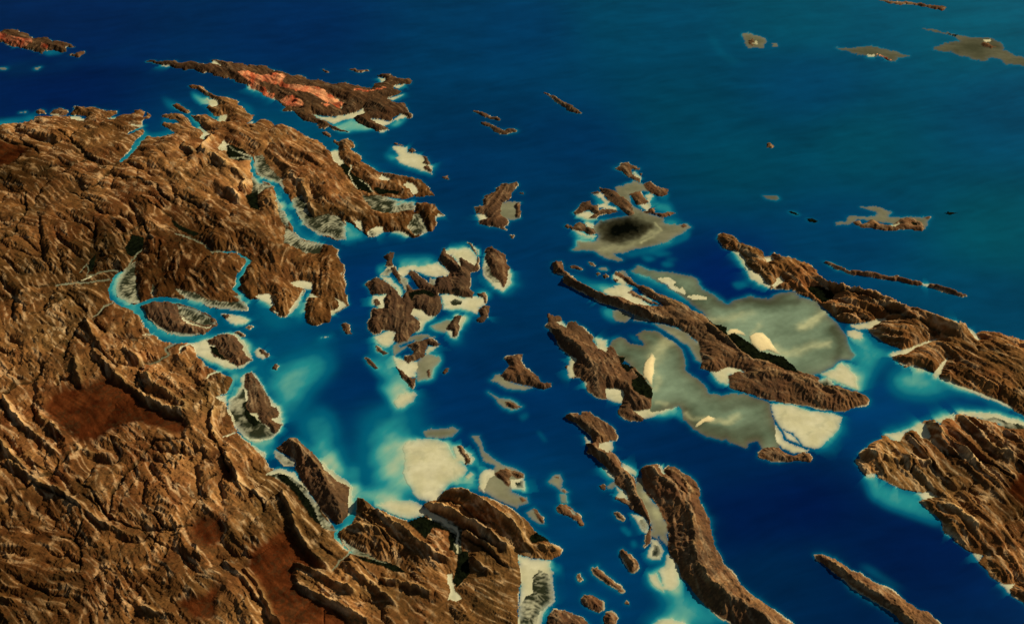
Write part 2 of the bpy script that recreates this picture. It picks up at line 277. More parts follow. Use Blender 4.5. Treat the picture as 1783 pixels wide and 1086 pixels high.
isle('mine', 'large dark brown island with orange and pink open mine workings', 'A1 980,422 1050,418 1110,425 1200,428 1260,432 1340,430 1400,440 1480,440 1440,415 1500,412 1600,430 1700,450 1777,458 | A2 60,455 130,480 220,500 280,520 340,515 370,545 450,545 500,575 560,575 640,575 700,590 760,600 820,608 840,575 900,570 925,545 870,530 860,518 900,508 960,515 1010,540 1060,540 1100,560 1085,582 1010,578 965,590 975,615 1040,635 1000,648 920,675 970,705 1050,715 1075,770 1100,800 1075,820 1040,795 1010,785 965,810 950,830 880,825 810,810 850,840 900,865 935,885 900,905 870,912 820,880 740,850 690,815 700,795 770,760 765,742 680,785 620,795 540,800 480,790 400,790 440,815 520,845 570,870 660,910 600,905 530,870 500,885 470,880 440,850 350,830 300,790 280,768 215,760 230,745 180,700 130,660 60,635 0,600 | A1 1777,628 1720,610 1680,575 1620,560 1610,545 1540,540 1480,515 1440,495 1400,500 1340,478 1280,475 1200,470 1170,460 1100,445 1050,435', 24, 16)
for t in ('A2 410,795 480,800 540,802 640,795 700,775 765,745 775,770 690,815 620,825 560,850 500,835', 'A2 800,810 880,828 960,832 1010,785 1060,800 980,832 900,870 850,843', 'A2 865,535 925,545 890,572', 'A2 960,590 1050,580 1000,617', 'A2 920,675 1040,650 960,692', 'A1 1440,440 1470,420 1510,450', 'A1 1090,450 1180,460 1130,468', 'A2 860,905 930,890 900,912'):
    put('mine', SAND, t)
put('mine', SAND, 'A2 -30,570 0,580 40,600 110,635 170,690 150,690 60,640 -30,605'); put('mine', DUNE, 'A2 570,670 600,690 620,740 605,742 585,700')
for t in ('A2 -20,520 60,530 200,520 240,540 200,570 230,600 330,600 430,610 500,650 580,680 630,720 600,745 540,730 430,680 370,650 280,640 170,590 0,575', 'A2 0,580 40,600 150,660 150,685 60,640 0,612', 'A1 1630,515 1700,510 1790,530 1790,625 1720,600 1690,560',
          'A2 180,690 280,680 350,720 340,745 250,740', 'A2 480,735 530,735 510,748', 'A2 690,632 740,635 780,645 915,618 915,627 780,660 700,648'):
    put('mine', PIT, t)
islet('i7', 'tiny dark islet left of the flat bar islet above the mine island', 'A2 480,475 520,490 530,500 500,498')
islet('i8', 'thin flat dark bar islet above the mine island', 'A2 665,485 700,478 790,483 800,490 740,496 680,492')
islet('i9', 'small round brown islet in the strait below the mine island', 'A2 475,910 510,905 540,935 530,948 490,930')
islet('i10', 'narrow tan islet, upper one of the pair right of the mine island', 'A2 1515,765 1550,765 1610,785 1640,800 1700,815 1690,832 1640,822 1580,800 1540,780')
islet('i11', 'lumpy tan islet, lower one of the pair right of the mine island', 'A2 1555,845 1600,838 1650,860 1700,875 1730,900 1770,890 1805,893 1820,910 1780,920 1720,930 1660,905 1640,885 1590,865')
isle('reefchain', 'pale reef flat carrying four dark knobs off the mainland point', 'B2 960,95 1060,100 1060,140 1120,150 1170,170 1240,240 1230,290 1160,265 1080,240 1000,205 975,180 1010,165 980,130', cls=SAND)
for t in ('B2 960,72 990,70 1050,92 1000,92', 'B2 1065,120 1100,108 1120,125 1105,145 1070,140', 'B2 1160,165 1200,185 1225,215 1200,225 1165,210 1180,190', 'B2 1160,240 1200,230 1235,265 1225,280 1180,262'): put('reefchain', ROCK, t)
islet('i12', 'tiny triangular brown islet right of the pale reef with four knobs', 'B2 1300,305 1350,298 1355,330 1330,322')
isle('bite', 'lumpy brown island with a grey mud bay on its right side', 'B3 20,355 90,345 85,310 120,265 160,255 170,230 205,205 260,198 320,185 330,210 290,240 280,290 260,315 215,330 220,385 205,410 240,435 260,470 235,500 245,515 190,500 130,485 60,470 60,450 110,440 100,415 40,405 25,370')
put('bite', FLAT, 'B3 215,330 280,320 345,330 330,440 260,450 205,410'); put('bite', ROCK, 'B3 300,345 340,330 345,380 330,435 305,430'); put('bite', SAND, 'B3 35,410 100,410 115,440 60,458')
islet('i13', 'speck of rock above the upper right of the mud bay island', 'B3 330,262 360,255 362,275')
islet('i14', 'speck of rock below the mud bay island', 'B3 270,550 300,553 284,578')
isle('lagoon', 'ragged brown island round a black lagoon with wide grey flats', 'B3 880,225 920,235 990,245 1020,280 1070,310 1100,345 1115,410 1085,425 1040,385 980,330 930,300 905,270', 18)
put('lagoon', FLAT, 'B3 990,225 1110,180 1190,200 1230,245 1160,255 1080,280 1100,340 1140,370 1220,400 1320,430 1330,470 1420,480 1490,470 1510,500 1440,550 1340,600 1240,625 1140,640 1060,670 990,680 1050,730 1020,730 930,710 850,670 780,655 690,660 730,625 730,595 860,590 870,560 850,530 850,490 890,450 960,430 1040,430 1110,410 1010,330 1000,260')
for t in ('B3 840,270 890,265 920,300 960,320 940,345 990,360 1000,380 950,370 880,365 870,345 920,330 890,300', 'B3 740,400 810,385 845,400 820,425 870,440 810,440 740,420', 'B3 680,500 740,520 800,550 860,560 840,575 780,560 720,530', 'B3 790,460 850,480 850,505 800,500', 'B3 1190,290 1230,260 1260,280 1230,320 1240,350 1210,385 1180,365 1150,345 1220,330', 'B3 1200,195 1240,190 1270,260 1240,270', 'B3 1060,140 1110,175 1160,190 1170,150 1110,110 1125,150'):
    put('lagoon', SAND, t)
for t in ('B3 880,225 920,235 990,245 1020,280 1070,310 1100,345 1115,410 1085,425 1040,385 980,330 930,300 905,270', 'B3 1000,95 1040,60 1085,50 1110,75 1165,90 1150,105 1100,95 1115,140 1160,165 1160,190 1110,175 1060,140 1040,110', 'B3 1190,200 1240,185 1270,210 1350,235 1360,270 1310,285 1250,265 1210,235', 'B3 825,260 870,250 900,262 860,272',
          'B3 1085,270 1160,255 1190,300 1225,325 1180,345 1140,345 1110,310', 'B3 715,390 740,370 765,325 810,325 830,350 880,355 890,385 950,370 1000,380 1010,395 930,405 880,410 860,432 810,430 850,400 810,380 760,395 725,410',
          'B3 645,485 670,475 700,490 750,460 790,475 790,500 850,505 860,540 820,550 780,530 730,520 660,500', 'B3 1140,350 1190,385 1215,385 1230,360 1260,365 1270,395 1340,395 1365,390 1410,405 1380,420 1320,428 1260,405 1200,395', 'B3 1440,490 1470,470 1490,490 1460,502', 'B3 1155,125 1180,125 1170,148'):
    put('lagoon', ROCK, t)
isle('egg', 'oval brown island with a pale scalloped left shore', 'B3 85,760 100,700 100,650 140,625 190,660 235,690 240,740 270,780 275,880 235,930 170,915 110,870 85,830', cls=SAND)
put('egg', SWAMP, 'B3 95,770 130,755 160,810 190,880 150,880 100,830')
put('egg', ROCK, 'B3 100,650 140,625 190,660 235,690 240,740 270,780 255,800 250,850 225,915 190,870 150,830 130,780 110,730 105,690')
isle('central', 'ragged central island of dark ridges joined by pale sand bays', 'C3 140,375 165,355 215,335 265,345 320,385 370,440 400,470 430,420 400,380 360,330 325,280 320,260 350,250 370,290 410,350 440,380 480,410 520,400 460,340 435,295 460,275 490,290 520,325 580,370 620,390 640,330 720,320 725,290 690,255 645,215 655,180 665,130 690,125 690,165 740,190 780,240 800,260 780,195 810,195 860,230 905,250 910,180 885,140 860,95 840,80 870,90 900,150 920,200 925,270 910,290 870,290 865,340 860,400 885,430 880,465 820,465 770,450 740,440 690,435 650,430 655,480 670,520 665,570 620,600 560,590 540,560 480,540 460,580 500,620 525,640 520,680 470,710 430,760 370,780 335,760 355,710 310,700 250,690 245,715 205,720 165,680 165,650 180,600 190,540 220,545 260,540 270,500 290,440 240,440 190,450 165,420 155,395', 21, 12)
for t in ('C3 380,260 430,245 540,250 640,230 690,260 725,300 700,322 640,322 560,315 500,290 450,272 400,345 355,290', 'C3 690,140 860,130 905,180 910,250 800,262 740,187 690,170', 'C3 880,110 925,140 928,190 905,150', 'C3 240,318 320,330 360,380 400,455 370,440 330,390 270,345', 'C3 188,455 290,443 260,550 235,547 225,520 192,510', 'C3 460,580 480,540 545,560 615,602 560,640 530,690 490,705 525,640',
          'C3 655,440 740,440 820,470 900,455 950,470 965,515 930,545 915,585 860,560 800,545 720,550 680,540', 'C3 195,740 300,700 350,700 335,770 300,800 240,780', 'C3 330,870 420,900 500,900 500,950 480,1010 440,1010 350,935', 'C3 550,840 580,800 660,790 620,820 560,860', 'C3 690,690 740,635 760,590 830,600 830,640 760,755 720,745', 'C3 930,590 1000,560 985,612'):
    put('central', SAND, t, only=[WATER])
for t in ('C3 325,790 440,740 530,710 640,740 560,745 440,790 340,880', 'C3 500,900 560,850 650,870 660,900 600,950 600,1020 500,1040 490,1010', 'C3 590,660 700,620 740,630 700,680 690,710 620,690'): put('central', FLAT, t, only=[WATER])
put('central', SWAMP, 'C3 250,312 300,265 330,280 312,322'); put('central', SWAMP, 'C3 380,300 440,340 430,420 400,380'); put('central', SWAMP, 'C3 590,330 635,335 620,390 580,370'); put('central', SWAMP, 'C3 720,490 770,470 810,490 800,515 740,518')
put('central', DARK, 'C3 450,430 520,410 600,420 640,450 600,470 540,440 490,450 460,500')
for t in ('C3 265,180 300,160 345,155 340,180 325,200 335,245 310,252 280,240 290,210', 'C3 200,480 230,475 245,510 215,522', 'C3 905,440 960,430 975,460 975,500 960,510 950,470 930,460', 'C3 925,560 960,520 1000,530 1000,565 985,600 970,640 920,635 910,615 945,600 930,580', 'C3 690,685 730,640 760,600 800,590 805,620 790,650 790,700 760,740 740,745 740,700 700,695',
          'C3 430,790 480,770 540,755 600,745 660,780 640,800 580,785 555,830 550,870 500,890 440,915 410,900 415,875 460,860 480,830', 'C3 210,800 250,815 300,850 270,858 230,830', 'C3 350,935 400,970 440,1010 490,1015 480,1070 465,1090 430,1050 390,1010 365,960', 'C3 560,975 575,950 592,990 580,1012'):
    put('central', ROCK, t)
stroke('central', WATER, 'C3 380,800,14 440,775,20 470,760,10')
islet('i15', 'thin pale edged sliver of rock left of the central island tip', 'C3 130,880 170,890 210,930 240,955 215,965 185,930')
islet('i16', 'small oval brown islet right of the central island tip', 'C3 670,975 700,945 730,945 720,970 690,990')
isle('boot', 'boot shaped brown island with a grey flat along its left shore', 'C3 1000,1040 1060,985 1080,1010 1130,1050 1300,1085 1240,1098 1110,1095 1060,1060', cls=FLAT)
put('boot', ROCK, 'C3 1090,880 1150,860 1225,862 1215,900 1230,940 1270,970 1330,1005 1350,1050 1415,1052 1415,1080 1370,1098 1320,1085 1180,1055 1120,1045 1065,1000 1100,960 1130,930 1110,905')
islet('i17', 'low grey islet with a brown back below the boot shaped island', 'D4 970,125 1060,175 1130,180 1225,235 1150,255 1080,235 1040,185', cls=FLAT)
put('i17', ROCK, 'D4 1095,200 1130,200 1190,225 1215,235 1160,248 1110,230')
isle('westbig', 'big gullied brown island whose right flank meets the olive grey tidal flat', 'C4 50,460 140,475 150,515 110,520 185,555 190,515 240,510 300,560 360,600 380,625 370,650 400,690 455,725 460,690 490,680 520,710 540,750 580,755 570,800 650,830 700,880 740,930 775,970 772,1086 | D6 695,130 640,140 560,140 640,190 620,210 540,205 450,165 445,145 485,90 380,60 310,40 270,10 | C4 320,960 305,930 270,900 210,905 230,880 170,830 170,815 220,810 235,780 190,740 130,680 95,620 75,570 30,550 60,520', 19, 17)
for t in ('D6 380,-10 430,-20 490,0 500,40 480,90 430,80 380,60', 'C4 205,745 240,780 225,850 245,890 200,908 185,850', 'C4 380,622 460,640 470,690 455,730 400,690', 'C4 110,520 150,510 185,555', 'D6 560,138 690,130 690,150 790,133 880,112 800,140 700,180 640,195', 'C4 300,920 330,940 320,965'): put('westbig', SAND, t)
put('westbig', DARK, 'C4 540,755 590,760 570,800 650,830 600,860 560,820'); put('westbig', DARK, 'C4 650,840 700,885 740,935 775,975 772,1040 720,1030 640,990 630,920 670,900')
isle('longridge', 'long double ridge island running diagonally between the two olive flats', 'C4 80,105 145,98 155,125 165,165 195,185 240,220 300,270 360,290 430,320 490,350 560,345 620,380 700,400 760,405 850,400 800,360 760,350 700,310 660,270 620,255 560,220 510,190 510,170 560,180 620,215 680,260 740,275 800,310 870,340 940,370 1000,400 1050,440 1110,465 1150,490 1170,520 1240,545 1280,550 1285,610 1330,650 1360,690 1400,740 1450,770 1540,780 1620,800 1680,840 | C5 560,560 640,585 680,600 690,640 750,650 800,645 870,680 940,700 955,720 930,750 860,765 830,780 770,775 700,765 620,745 540,740 470,730 400,715 330,690 270,670 215,655 | C4 1300,890 1340,860 1410,855 1350,830 1290,820 1240,840 1170,860 1100,830 1120,780 1100,700 1070,640 1020,590 960,560 880,535 800,515 720,490 640,470 560,430 480,400 430,385 370,350 300,320 240,290 190,260 155,235 165,195 130,185 90,180 85,140', 26, 15)
for t in ('C4 430,290 520,270 590,255 650,290 620,310 680,350 770,405 700,400 620,380 560,345 500,345 430,310', 'C4 490,190 510,180 560,220 620,260 560,260 520,250 490,215', 'C5 110,570 140,550 210,535 290,570 215,585 205,640 170,630 130,600', 'C4 370,350 420,365 410,380'): put('longridge', SAND, t, only=[WATER, FLAT])
for t in ('C4 780,520 880,540 1010,580 1060,640 1110,700 1135,770 1110,800 1080,770 1030,690 970,650 900,600 830,560', 'C4 490,440 540,430 620,460 640,480 590,525 530,515 495,480', 'C4 640,475 740,490 750,512 650,510', 'C4 520,165 580,155 610,205 560,180'): put('longridge', FLAT, t, only=[WATER])
put('longridge', SWAMP, 'C5 680,620 730,600 770,640 740,655 690,650')
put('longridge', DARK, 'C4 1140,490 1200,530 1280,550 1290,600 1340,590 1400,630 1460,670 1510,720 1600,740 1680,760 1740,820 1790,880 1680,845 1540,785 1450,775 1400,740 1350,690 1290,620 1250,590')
put('longridge', SWAMP, 'C4 660,330 720,335 780,370 720,365')
put('longridge', ROCK, 'C4 605,312 640,302 680,330 770,370 850,400 760,385 660,345')
put('eastflat', DUNE, 'C4 1290,590 1310,565 1360,565 1410,590 1415,612 1360,600 1330,595 1300,608'); put('eastflat', DUNE, 'C4 1440,610 1480,588 1530,590 1580,630 1600,680 1660,745 1600,725 1560,712 1520,720 1470,680 1450,650')
islet('i18', 'brown double islet above the sandy bay of the long ridge island', 'C4 200,130 240,125 310,155 270,162 215,145')
islet('i19', 'faint pale rock sliver nearest the grey flats of the lagoon island', 'C4 330,105 370,115 385,130 350,127')
islet('i20', 'left of two round brown knobs in the bay of the long ridge island', 'C4 380,185 410,178 420,192 390,200')
islet('i21', 'right of two round brown knobs in the bay of the long ridge island', 'C4 430,200 455,185 470,205 445,216')
islet('i22', 'low grey sand patch above the two round knobs', 'C4 400,150 450,145 470,162 420,167', cls=FLAT)
islet('i23', 'brown knob on the pale sand inside the long ridge bay', 'C4 500,230 525,220 540,240 515,248')
isle('hook', 'brown islet with two humps below the pale wedge shaped sandbank', 'C5 370,1010 385,980 430,972 480,980 520,1010 560,1020 600,1000 640,1005 650,1030 640,1050 580,1045 520,1050 440,1045 380,1035')
isle('needle', 'needle thin long dark brown island along the teal sea at right', 'B4 655,592 690,598 740,625 810,650 850,648 940,660 1020,685 1060,677 1110,695 1190,710 1220,725 1180,729 1100,712 1020,699 950,690 860,672 810,664 740,642 690,615', 26, 8)
put('needle', ROCK, 'B4 1240,720 1280,728 1330,743 1400,763 1468,795 1430,792 1350,770 1290,752 1245,738'); put('needle', SAND, 'B4 1205,718 1245,722 1245,738 1200,730')
isle('crest', 'scalloped brown island with a green pond and pale flats behind', 'B4 845,290 920,283 980,295 1040,325 1020,345 1090,350 1140,340 1200,350 1260,345 1240,370 1225,415 1150,400 1000,380 840,360 800,385 720,390 720,375 770,370 790,340 840,338 940,345 950,320 900,305', cls=FLAT)
put('crest', ROCK, 'B4 820,370 850,365 880,385 930,365 980,385 1040,400 1090,355 1150,350 1200,380 1225,405 1210,423 1130,415 1040,425 950,410 870,405 830,388'); put('crest', DUNE, 'B4 1030,400 1085,378 1060,406'); put('crest', ROCK, 'B4 1210,350 1255,342 1240,362'); put('crest', DARK, 'B4 1150,378 1180,375 1185,395 1160,395')
islet('i24', 'flat brown reef islet alone left of the scalloped island', 'B4 315,232 350,225 395,225 408,245 385,258 340,250', cls=FLAT)
islet('i25', 'faint dark reef bar, left of the two below the flat brown reef islet', 'B4 455,318 500,320 522,336 480,333', cls=DARK)
islet('i26', 'faint dark reef bar, right of the two below the flat brown reef islet', 'B4 560,350 600,355 620,370 580,373', cls=DARK)
islet('i27', 'dark low reef right of the scalloped island', 'B4 1330,325 1370,318 1405,325 1370,336', cls=DARK)
isle('topbar', 'thin red brown island cut by the top edge at the right', 'A4 700,-30 800,-8 860,8 960,13 1060,23 1150,36 1240,55 1215,75 1170,66 1080,47 960,34 850,20 790,5', 14, 8)
isle('wing', 'flat olive brown reef island with a pink beach streak', 'A4 480,330 540,335 600,335 640,320 720,313 780,325 850,345 920,370 1000,385 970,395 920,395 895,425 850,420 780,390 720,385 640,380 580,365 520,345', cls=FLAT)
put('wing', PIT, 'A4 740,368 800,385 870,418 840,415'); put('wing', SAND, 'A4 690,375 740,370 740,388 700,388')
isle('manta', 'broad forked olive reef island at the upper right edge', 'A4 1070,200 1150,205 1230,220 1300,235 1400,255 1520,258 1590,275 1630,310 1640,340 1700,375 1777,395 2000,430 2000,490 1777,455 1640,445 1610,410 1550,395 1510,425 1440,415 1390,395 1340,380 1280,355 1230,360 1160,345 1160,322 1240,300 1330,285 1300,255 1220,230 1120,212', cls=FLAT)
put('manta', SAND, 'A4 1500,275 1540,268 1550,285 1510,292'); put('manta', ROCK, 'A4 1480,302 1520,297 1580,325 1550,338 1500,327'); put('manta', DARK, 'A4 1250,235 1330,240 1310,255')
isle('kite', 'small kite shaped reef island with a white sand spot', 'A3 1620,228 1700,235 1777,262 1800,290 1780,335 1740,330 1670,330 1650,300 1635,260', cls=FLAT)
put('kite', ROCK, 'A3 1670,285 1700,268 1720,290 1700,312'); put('kite', DUNE, 'A3 1705,295 1735,288 1737,312')
islet('i28', 'tiny reef knob just right of the kite shaped reef island', 'A4 40,300 75,300 82,322 50,326', cls=FLAT)
islet('i29', 'lone small brown islet in the open teal sea', 'A4 0,990 30,982 58,1000 50,1022 10,1012')
isle('sliver', 'thin tan sliver island alone in the open blue sea', 'A3 255,636 320,653 370,686 430,716 480,741 520,778 510,790 460,767 390,729 350,692 300,660', 20, 8)
isle('spear', 'narrow spear shaped ridge island cut by the bottom edge at right', 'E2 340,610 380,605 480,635 540,680 590,720 660,745 750,800 850,850 940,920 1040,975 1130,1010 1190,1086 1500,1300 1200,1300 960,1086 850,985 720,910 620,840 500,760 420,700 360,645', 9, 12)
isle('bigridge', 'big curving ridge island with a gullied dark flank', 'D7 260,30 300,-5 340,-10 390,0 410,50 430,50 415,20 450,-5 490,0 560,50 640,110 665,160 670,220 700,310 730,370 745,450 760,540 800,610 830,670 900,750 1000,860 1100,930 1200,1000 1290,1070 1400,1150 1600,1300 1200,1300 900,1086 830,1050 740,990 660,920 600,840 540,760 520,680 470,620 440,570 455,480 440,400 400,330 360,240 310,200 275,140', 18, 20)
put('bigridge', SAND, 'D7 385,0 405,-5 415,20 430,55 405,50')
isle('thin', 'thin winding ridge island beside the mud channel of the big ridge', 'D6 85,180 130,155 210,165 220,145 260,145 310,185 380,220 430,270 455,310 440,345 400,345 380,400 440,440 480,510 540,570 580,640 600,720 650,800 680,880 690,960 680,1040 640,1075 650,1000 680,940 660,880 600,840 550,820 520,790 470,760 430,740 440,725 500,740 540,760 500,680 450,640 430,580 380,530 330,490 290,450 245,430 240,365 290,365 270,310 210,260 150,210', 14, 12)
for t in ('D6 290,370 370,348 430,345 420,405 400,425 330,405', 'D6 230,310 275,360 235,368', 'D6 350,520 430,570 445,615 380,580', 'D6 445,645 500,690 545,775 470,740 435,725 460,690', 'D6 555,845 640,865 675,920 655,985 620,965 590,900', 'D6 470,480 540,525 585,560 580,595 530,562 490,522'): put('thin', SAND, t, only=[WATER])
put('thin', SAND, 'D6 330,360 400,345 420,400 390,420 320,395')
put('thin', SWAMP, 'D6 610,890 650,880 670,930 640,970 612,930'); put('thin', FLAT, 'D6 580,600 630,600 640,680 700,760 760,830 770,880 800,920 800,990 700,990 690,930 660,830 600,720 580,640', only=[WATER])
put('thin', FLAT, 'D5 1540,440 1660,470 1680,540 1640,560 1600,500 1550,480', only=[WATER]); put('thin', SAND, 'D5 1555,500 1600,505 1635,580 1620,645 1560,645 1525,625 1545,560'); put('thin', SWAMP, 'D5 1570,540 1600,545 1620,600 1600,625 1560,620')
stroke('thin', WATER, 'D5 1610,490,10 1650,560,22 1640,650,30')
isle('caterpillar', 'caterpillar shaped islet with a grey sand tail above it', 'D5 850,110 890,60 930,60 945,100 930,150 985,180 960,190 920,170 880,130', cls=FLAT)
put('caterpillar', ROCK, 'D5 895,75 930,70 925,92'); put('caterpillar', ROCK, 'D5 930,165 970,170 960,187'); put('caterpillar', FLAT, 'D5 925,190 975,195 985,255 935,255')
put('caterpillar', ROCK, 'D5 900,290 930,258 970,260 1020,290 1060,330 1090,390 1095,410 1065,415 1030,370 980,340 930,325 905,310'); put('caterpillar', SWAMP, 'D5 1000,295 1025,300 1045,335 1015,330')
islet('i30', 'speck of brown rock off the left shore of the thin winding island', 'D5 1200,130 1225,115 1245,135 1250,162 1220,157')
put('i30', FLAT, 'D5 1250,140 1310,100 1325,140 1260,160', only=[WATER])
islet('i31', 'small brown lozenge islet below the grey flat of the thin winding island', 'D5 1295,325 1320,315 1375,360 1370,380 1330,355')
islet('i32', 'club shaped brown islet beside the thin winding island', 'D5 1345,580 1370,570 1420,610 1465,660 1470,690 1435,730 1410,720 1390,660 1360,620', 24)
islet('i33', 'worm shaped narrow brown islet below the club shaped islet', 'D5 1145,700 1180,695 1230,735 1290,790 1370,855 1350,865 1290,830 1220,785 1160,740')
islet('i34', 'tiny rock left of the worm shaped islet', 'D5 1040,745 1055,738 1082,780 1060,802')
islet('i35', 'rounded brown islet with a dark hollow near the bottom edge', 'D5 1070,910 1100,885 1150,890 1210,930 1220,980 1190,1005 1140,990 1090,955', 26)
islet('i36', 'small dome islet cut by the bottom edge', 'D5 1215,1035 1250,1005 1300,1010 1325,1045 1310,1120 1240,1120', 26)
isle('dome', 'larger brown dome island cut by the bottom edge beside the mangrove shore', 'D5 840,1086 850,1020 890,985 960,990 1010,1010 1080,1040 1130,1086 1130,1180 840,1180', 26)
islet('i37', 'speck of rock right of the small dome islet', 'D5 1372,940 1395,922 1402,952')
isle('bean', 'dark bean shaped islet on pale sand beside the broad cream sandbank', 'D4 750,510 790,490 860,540 900,590 880,622 830,622 770,590 760,560', cls=SAND)
put('bean', ROCK, 'D4 770,500 810,495 840,540 865,590 865,620 835,620 815,570 790,530')
isle('cshape', 'grey sand flat with a dark C shaped hill and a long sand tail', 'D4 870,430 920,425 955,470 960,530 1010,580 1100,630 1180,655 1230,690 1240,800 1215,800 1150,790 1150,820 1250,850 1260,890 1200,910 1180,930 1120,910 1040,870 970,830 920,800 915,750 930,690 970,660 1030,660 1030,630 960,610 945,570 920,490', cls=FLAT)
put('cshape', SAND, 'D4 915,760 930,690 970,660 1035,665 1045,700 1000,720 970,780 960,820'); put('cshape', SAND, 'D4 1140,730 1200,720 1228,690 1242,802 1150,795')
put('cshape', ROCK, 'D4 1040,690 1075,660 1120,655 1190,675 1225,690 1230,720 1190,720 1150,700 1130,720 1150,760 1130,780 1090,745 1055,720'); put('cshape', SWAMP, 'D4 1170,750 1222,735 1225,790 1180,785'); put('cshape', ROCK, 'D4 1195,855 1220,845 1250,870 1215,885')
isle('arc', 'small arc shaped islet with a grey sand lee beside the mainland ridge', 'D4 1240,960 1300,925 1350,970 1380,1040 1340,1040 1280,1010', cls=FLAT)
put('arc', ROCK, 'D4 1290,930 1320,935 1365,1000 1372,1042 1345,1025 1320,970')
isle('mangrovehead', 'broad island of dark hills with a wide grey mangrove apron', 'D2 270,380 330,330 360,280 350,240 380,195 430,185 470,220 500,270 530,330 580,390 630,440 640,530 620,600 560,650 480,670 410,665 360,620 300,540 260,460', cls=SAND)
put('mangrovehead', SWAMP, 'D2 280,385 330,345 380,295 390,440 470,520 540,570 590,610 550,640 480,655 420,652 370,612 310,535 275,460')
put('mangrovehead', DARK, 'D2 370,400 400,380 420,470 480,540 440,560 390,510')
put('mangrovehead', ROCK, 'D2 380,200 430,190 460,230 490,260 520,330 560,380 560,420 600,430 620,470 610,500 560,510 590,530 635,540 620,580 590,610 560,595 540,560 500,540 470,510 460,470 420,470 390,440 400,380 400,310 375,280 385,240')
isle('darkhump', 'dark humped island ringed by a pale sand crescent in the river mouth', 'C2 150,800 240,750 290,730 380,708 440,715 490,760 520,830 565,892 480,940 400,955 320,930 260,900 210,880 170,870', cls=SAND)
put('darkhump', ROCK, 'C2 240,760 290,735 380,715 430,730 460,770 490,800 480,830 530,880 560,890 480,925 440,935 380,900 300,870 270,840 300,800 250,790'); put('darkhump', DARK, 'C2 260,800 310,810 330,850 400,900 330,880 280,845')
isle('deltasand', 'pale oval sand islet with a dark knob at the delta mouth', 'C2 335,580 400,578 480,595 520,620 500,645 430,652 380,628', cls=SAND); put('deltasand', ROCK, 'C2 345,590 385,580 400,600 370,617')
islet('i38', 'tiny brown islet right of the pale oval sand islet', 'C2 505,670 530,660 555,672 530,684')
islet('i39', 'tiny brown islet above the dark humped island', 'C2 428,705 455,698 502,735 470,732')
isle('twotone', 'small islet half white sand half brown rock beside the dark humped island', 'C2 560,840 600,812 650,830 675,870 620,892 590,872', cls=SAND); put('twotone', ROCK, 'C2 595,820 630,820 675,860 650,885 625,860')
islet('i40', 'small round brown islet below the half white islet', 'C2 680,945 705,923 727,940 716,967 690,967')
islet('i41', 'knobbly brown islet alone in the strait left of the central island', 'C2 1160,650 1190,635 1215,650 1220,690 1232,715 1205,724 1180,690')
islet('i42', 'tiny pale sand bar left of the knobbly islet in the strait', 'C2 1015,741 1050,733 1080,743', cls=SAND)
isle('delta', 'leaf shaped river island with striped mangrove flat on its right half', 'C1 960,370 1050,333 1110,331 1180,347 1270,357 1350,387 1430,427 1490,470 1500,500 1440,530 1400,558 1320,573 1230,575 1150,558 1080,518 1030,458 990,410', 22)
put('delta', SWAMP, 'C1 1220,357 1330,382 1420,430 1490,475 1490,503 1400,500 1300,465 1240,420'); put('delta', SAND, 'C1 1240,430 1300,470 1400,510 1460,508 1440,522 1330,500 1260,460'); put('delta', SWAMP, 'C1 1030,440 1100,510 1170,545 1250,555 1330,560 1390,555 1320,573 1230,575 1150,558 1080,518'); put('delta', ROCK, 'C1 1450,465 1480,460 1482,482 1455,480')
isle('rivermouth', 'long straight dark ridge island along the river channel', 'D2 600,710 640,680 690,640 740,640 790,690 850,740 900,810 950,880 1010,930 1070,960 1110,1000 1100,1050 | D3 820,150 835,180 815,250 825,330 770,390 740,405 690,360 620,290 570,210 500,110 450,10 | D2 740,830 730,790 680,760 620,730', 30, 15)
put('rivermouth', SWAMP, 'D2 585,720 640,745 720,795 725,835 650,825 590,775'); put('rivermouth', SAND, 'D2 880,780 940,830 1010,880 1080,930 1115,970 1122,1080 1095,1080 1105,1000 1070,960 1010,932 950,882', only=[WATER]); put('rivermouth', SAND, 'D3 825,150 845,200 840,280 815,350 815,250', only=[WATER, ROCK])
stroke('main', WATER, 'D3 850,0,70 865,100,46 865,250,34 850,350,30 800,400,30')

for t in ('D3 850,0,70 865,100,52 865,250,36 850,350,30 800,400,32 740,440,34 735,490,36 790,560,30 840,596,18', 'B1 1735,372,18 1732,430,26 1752,490,32 1790,530,40'): stroke('main', WATER, t)
for t in ('C1 880,120,20 905,50,14 960,5,11 985,-20,8', 'C1 550,140,8 600,80,7 610,120,8 600,165,8 650,160,12 720,130,14 810,128,17', 'C1 380,232,8 500,212,11 620,208,12 690,195,14 745,190,18', 'C1 780,350,17 720,370,15 690,400,12 650,440,9', 'C1 1210,620,17 1145,655,16 1165,700,16 1100,745,13 1010,775,10',
          'D3 840,596,18 930,622,15 1080,662,10', 'D3 820,595,14 760,650,12 710,720,9', 'D3 735,445,16 690,440,18 650,410,15 655,380,10', 'B1 1580,300,8 1640,345,9 1735,372,12', 'B1 1580,385,10 1660,378,13 1725,388,14', 'C2 20,35,8 130,60,9 210,95,11 270,150,12 350,150,14'): stroke('main', FLAT, t)
# shift the drawn edges a little so that shores are ragged, not ruled
wu = 1.5*fbm(X/9, Y/9, 3, 3)+1.6*fbm(X/26, Y/26, 11, 2); wv = 1.1*fbm(X/9, Y/9, 23, 3)+1.1*fbm(X/26, Y/26, 31, 2)
jj, ii = np.meshgrid(np.arange(NY), np.arange(NX), indexing='ij')
jj = np.clip(np.rint(jj+wv/STEP*1.6).astype(int), 0, NY-1); ii = np.clip(np.rint(ii+wu/STEP*1.6).astype(int), 0, NX-1)
CLS = CLS[jj, ii]; OWN = OWN[jj, ii]

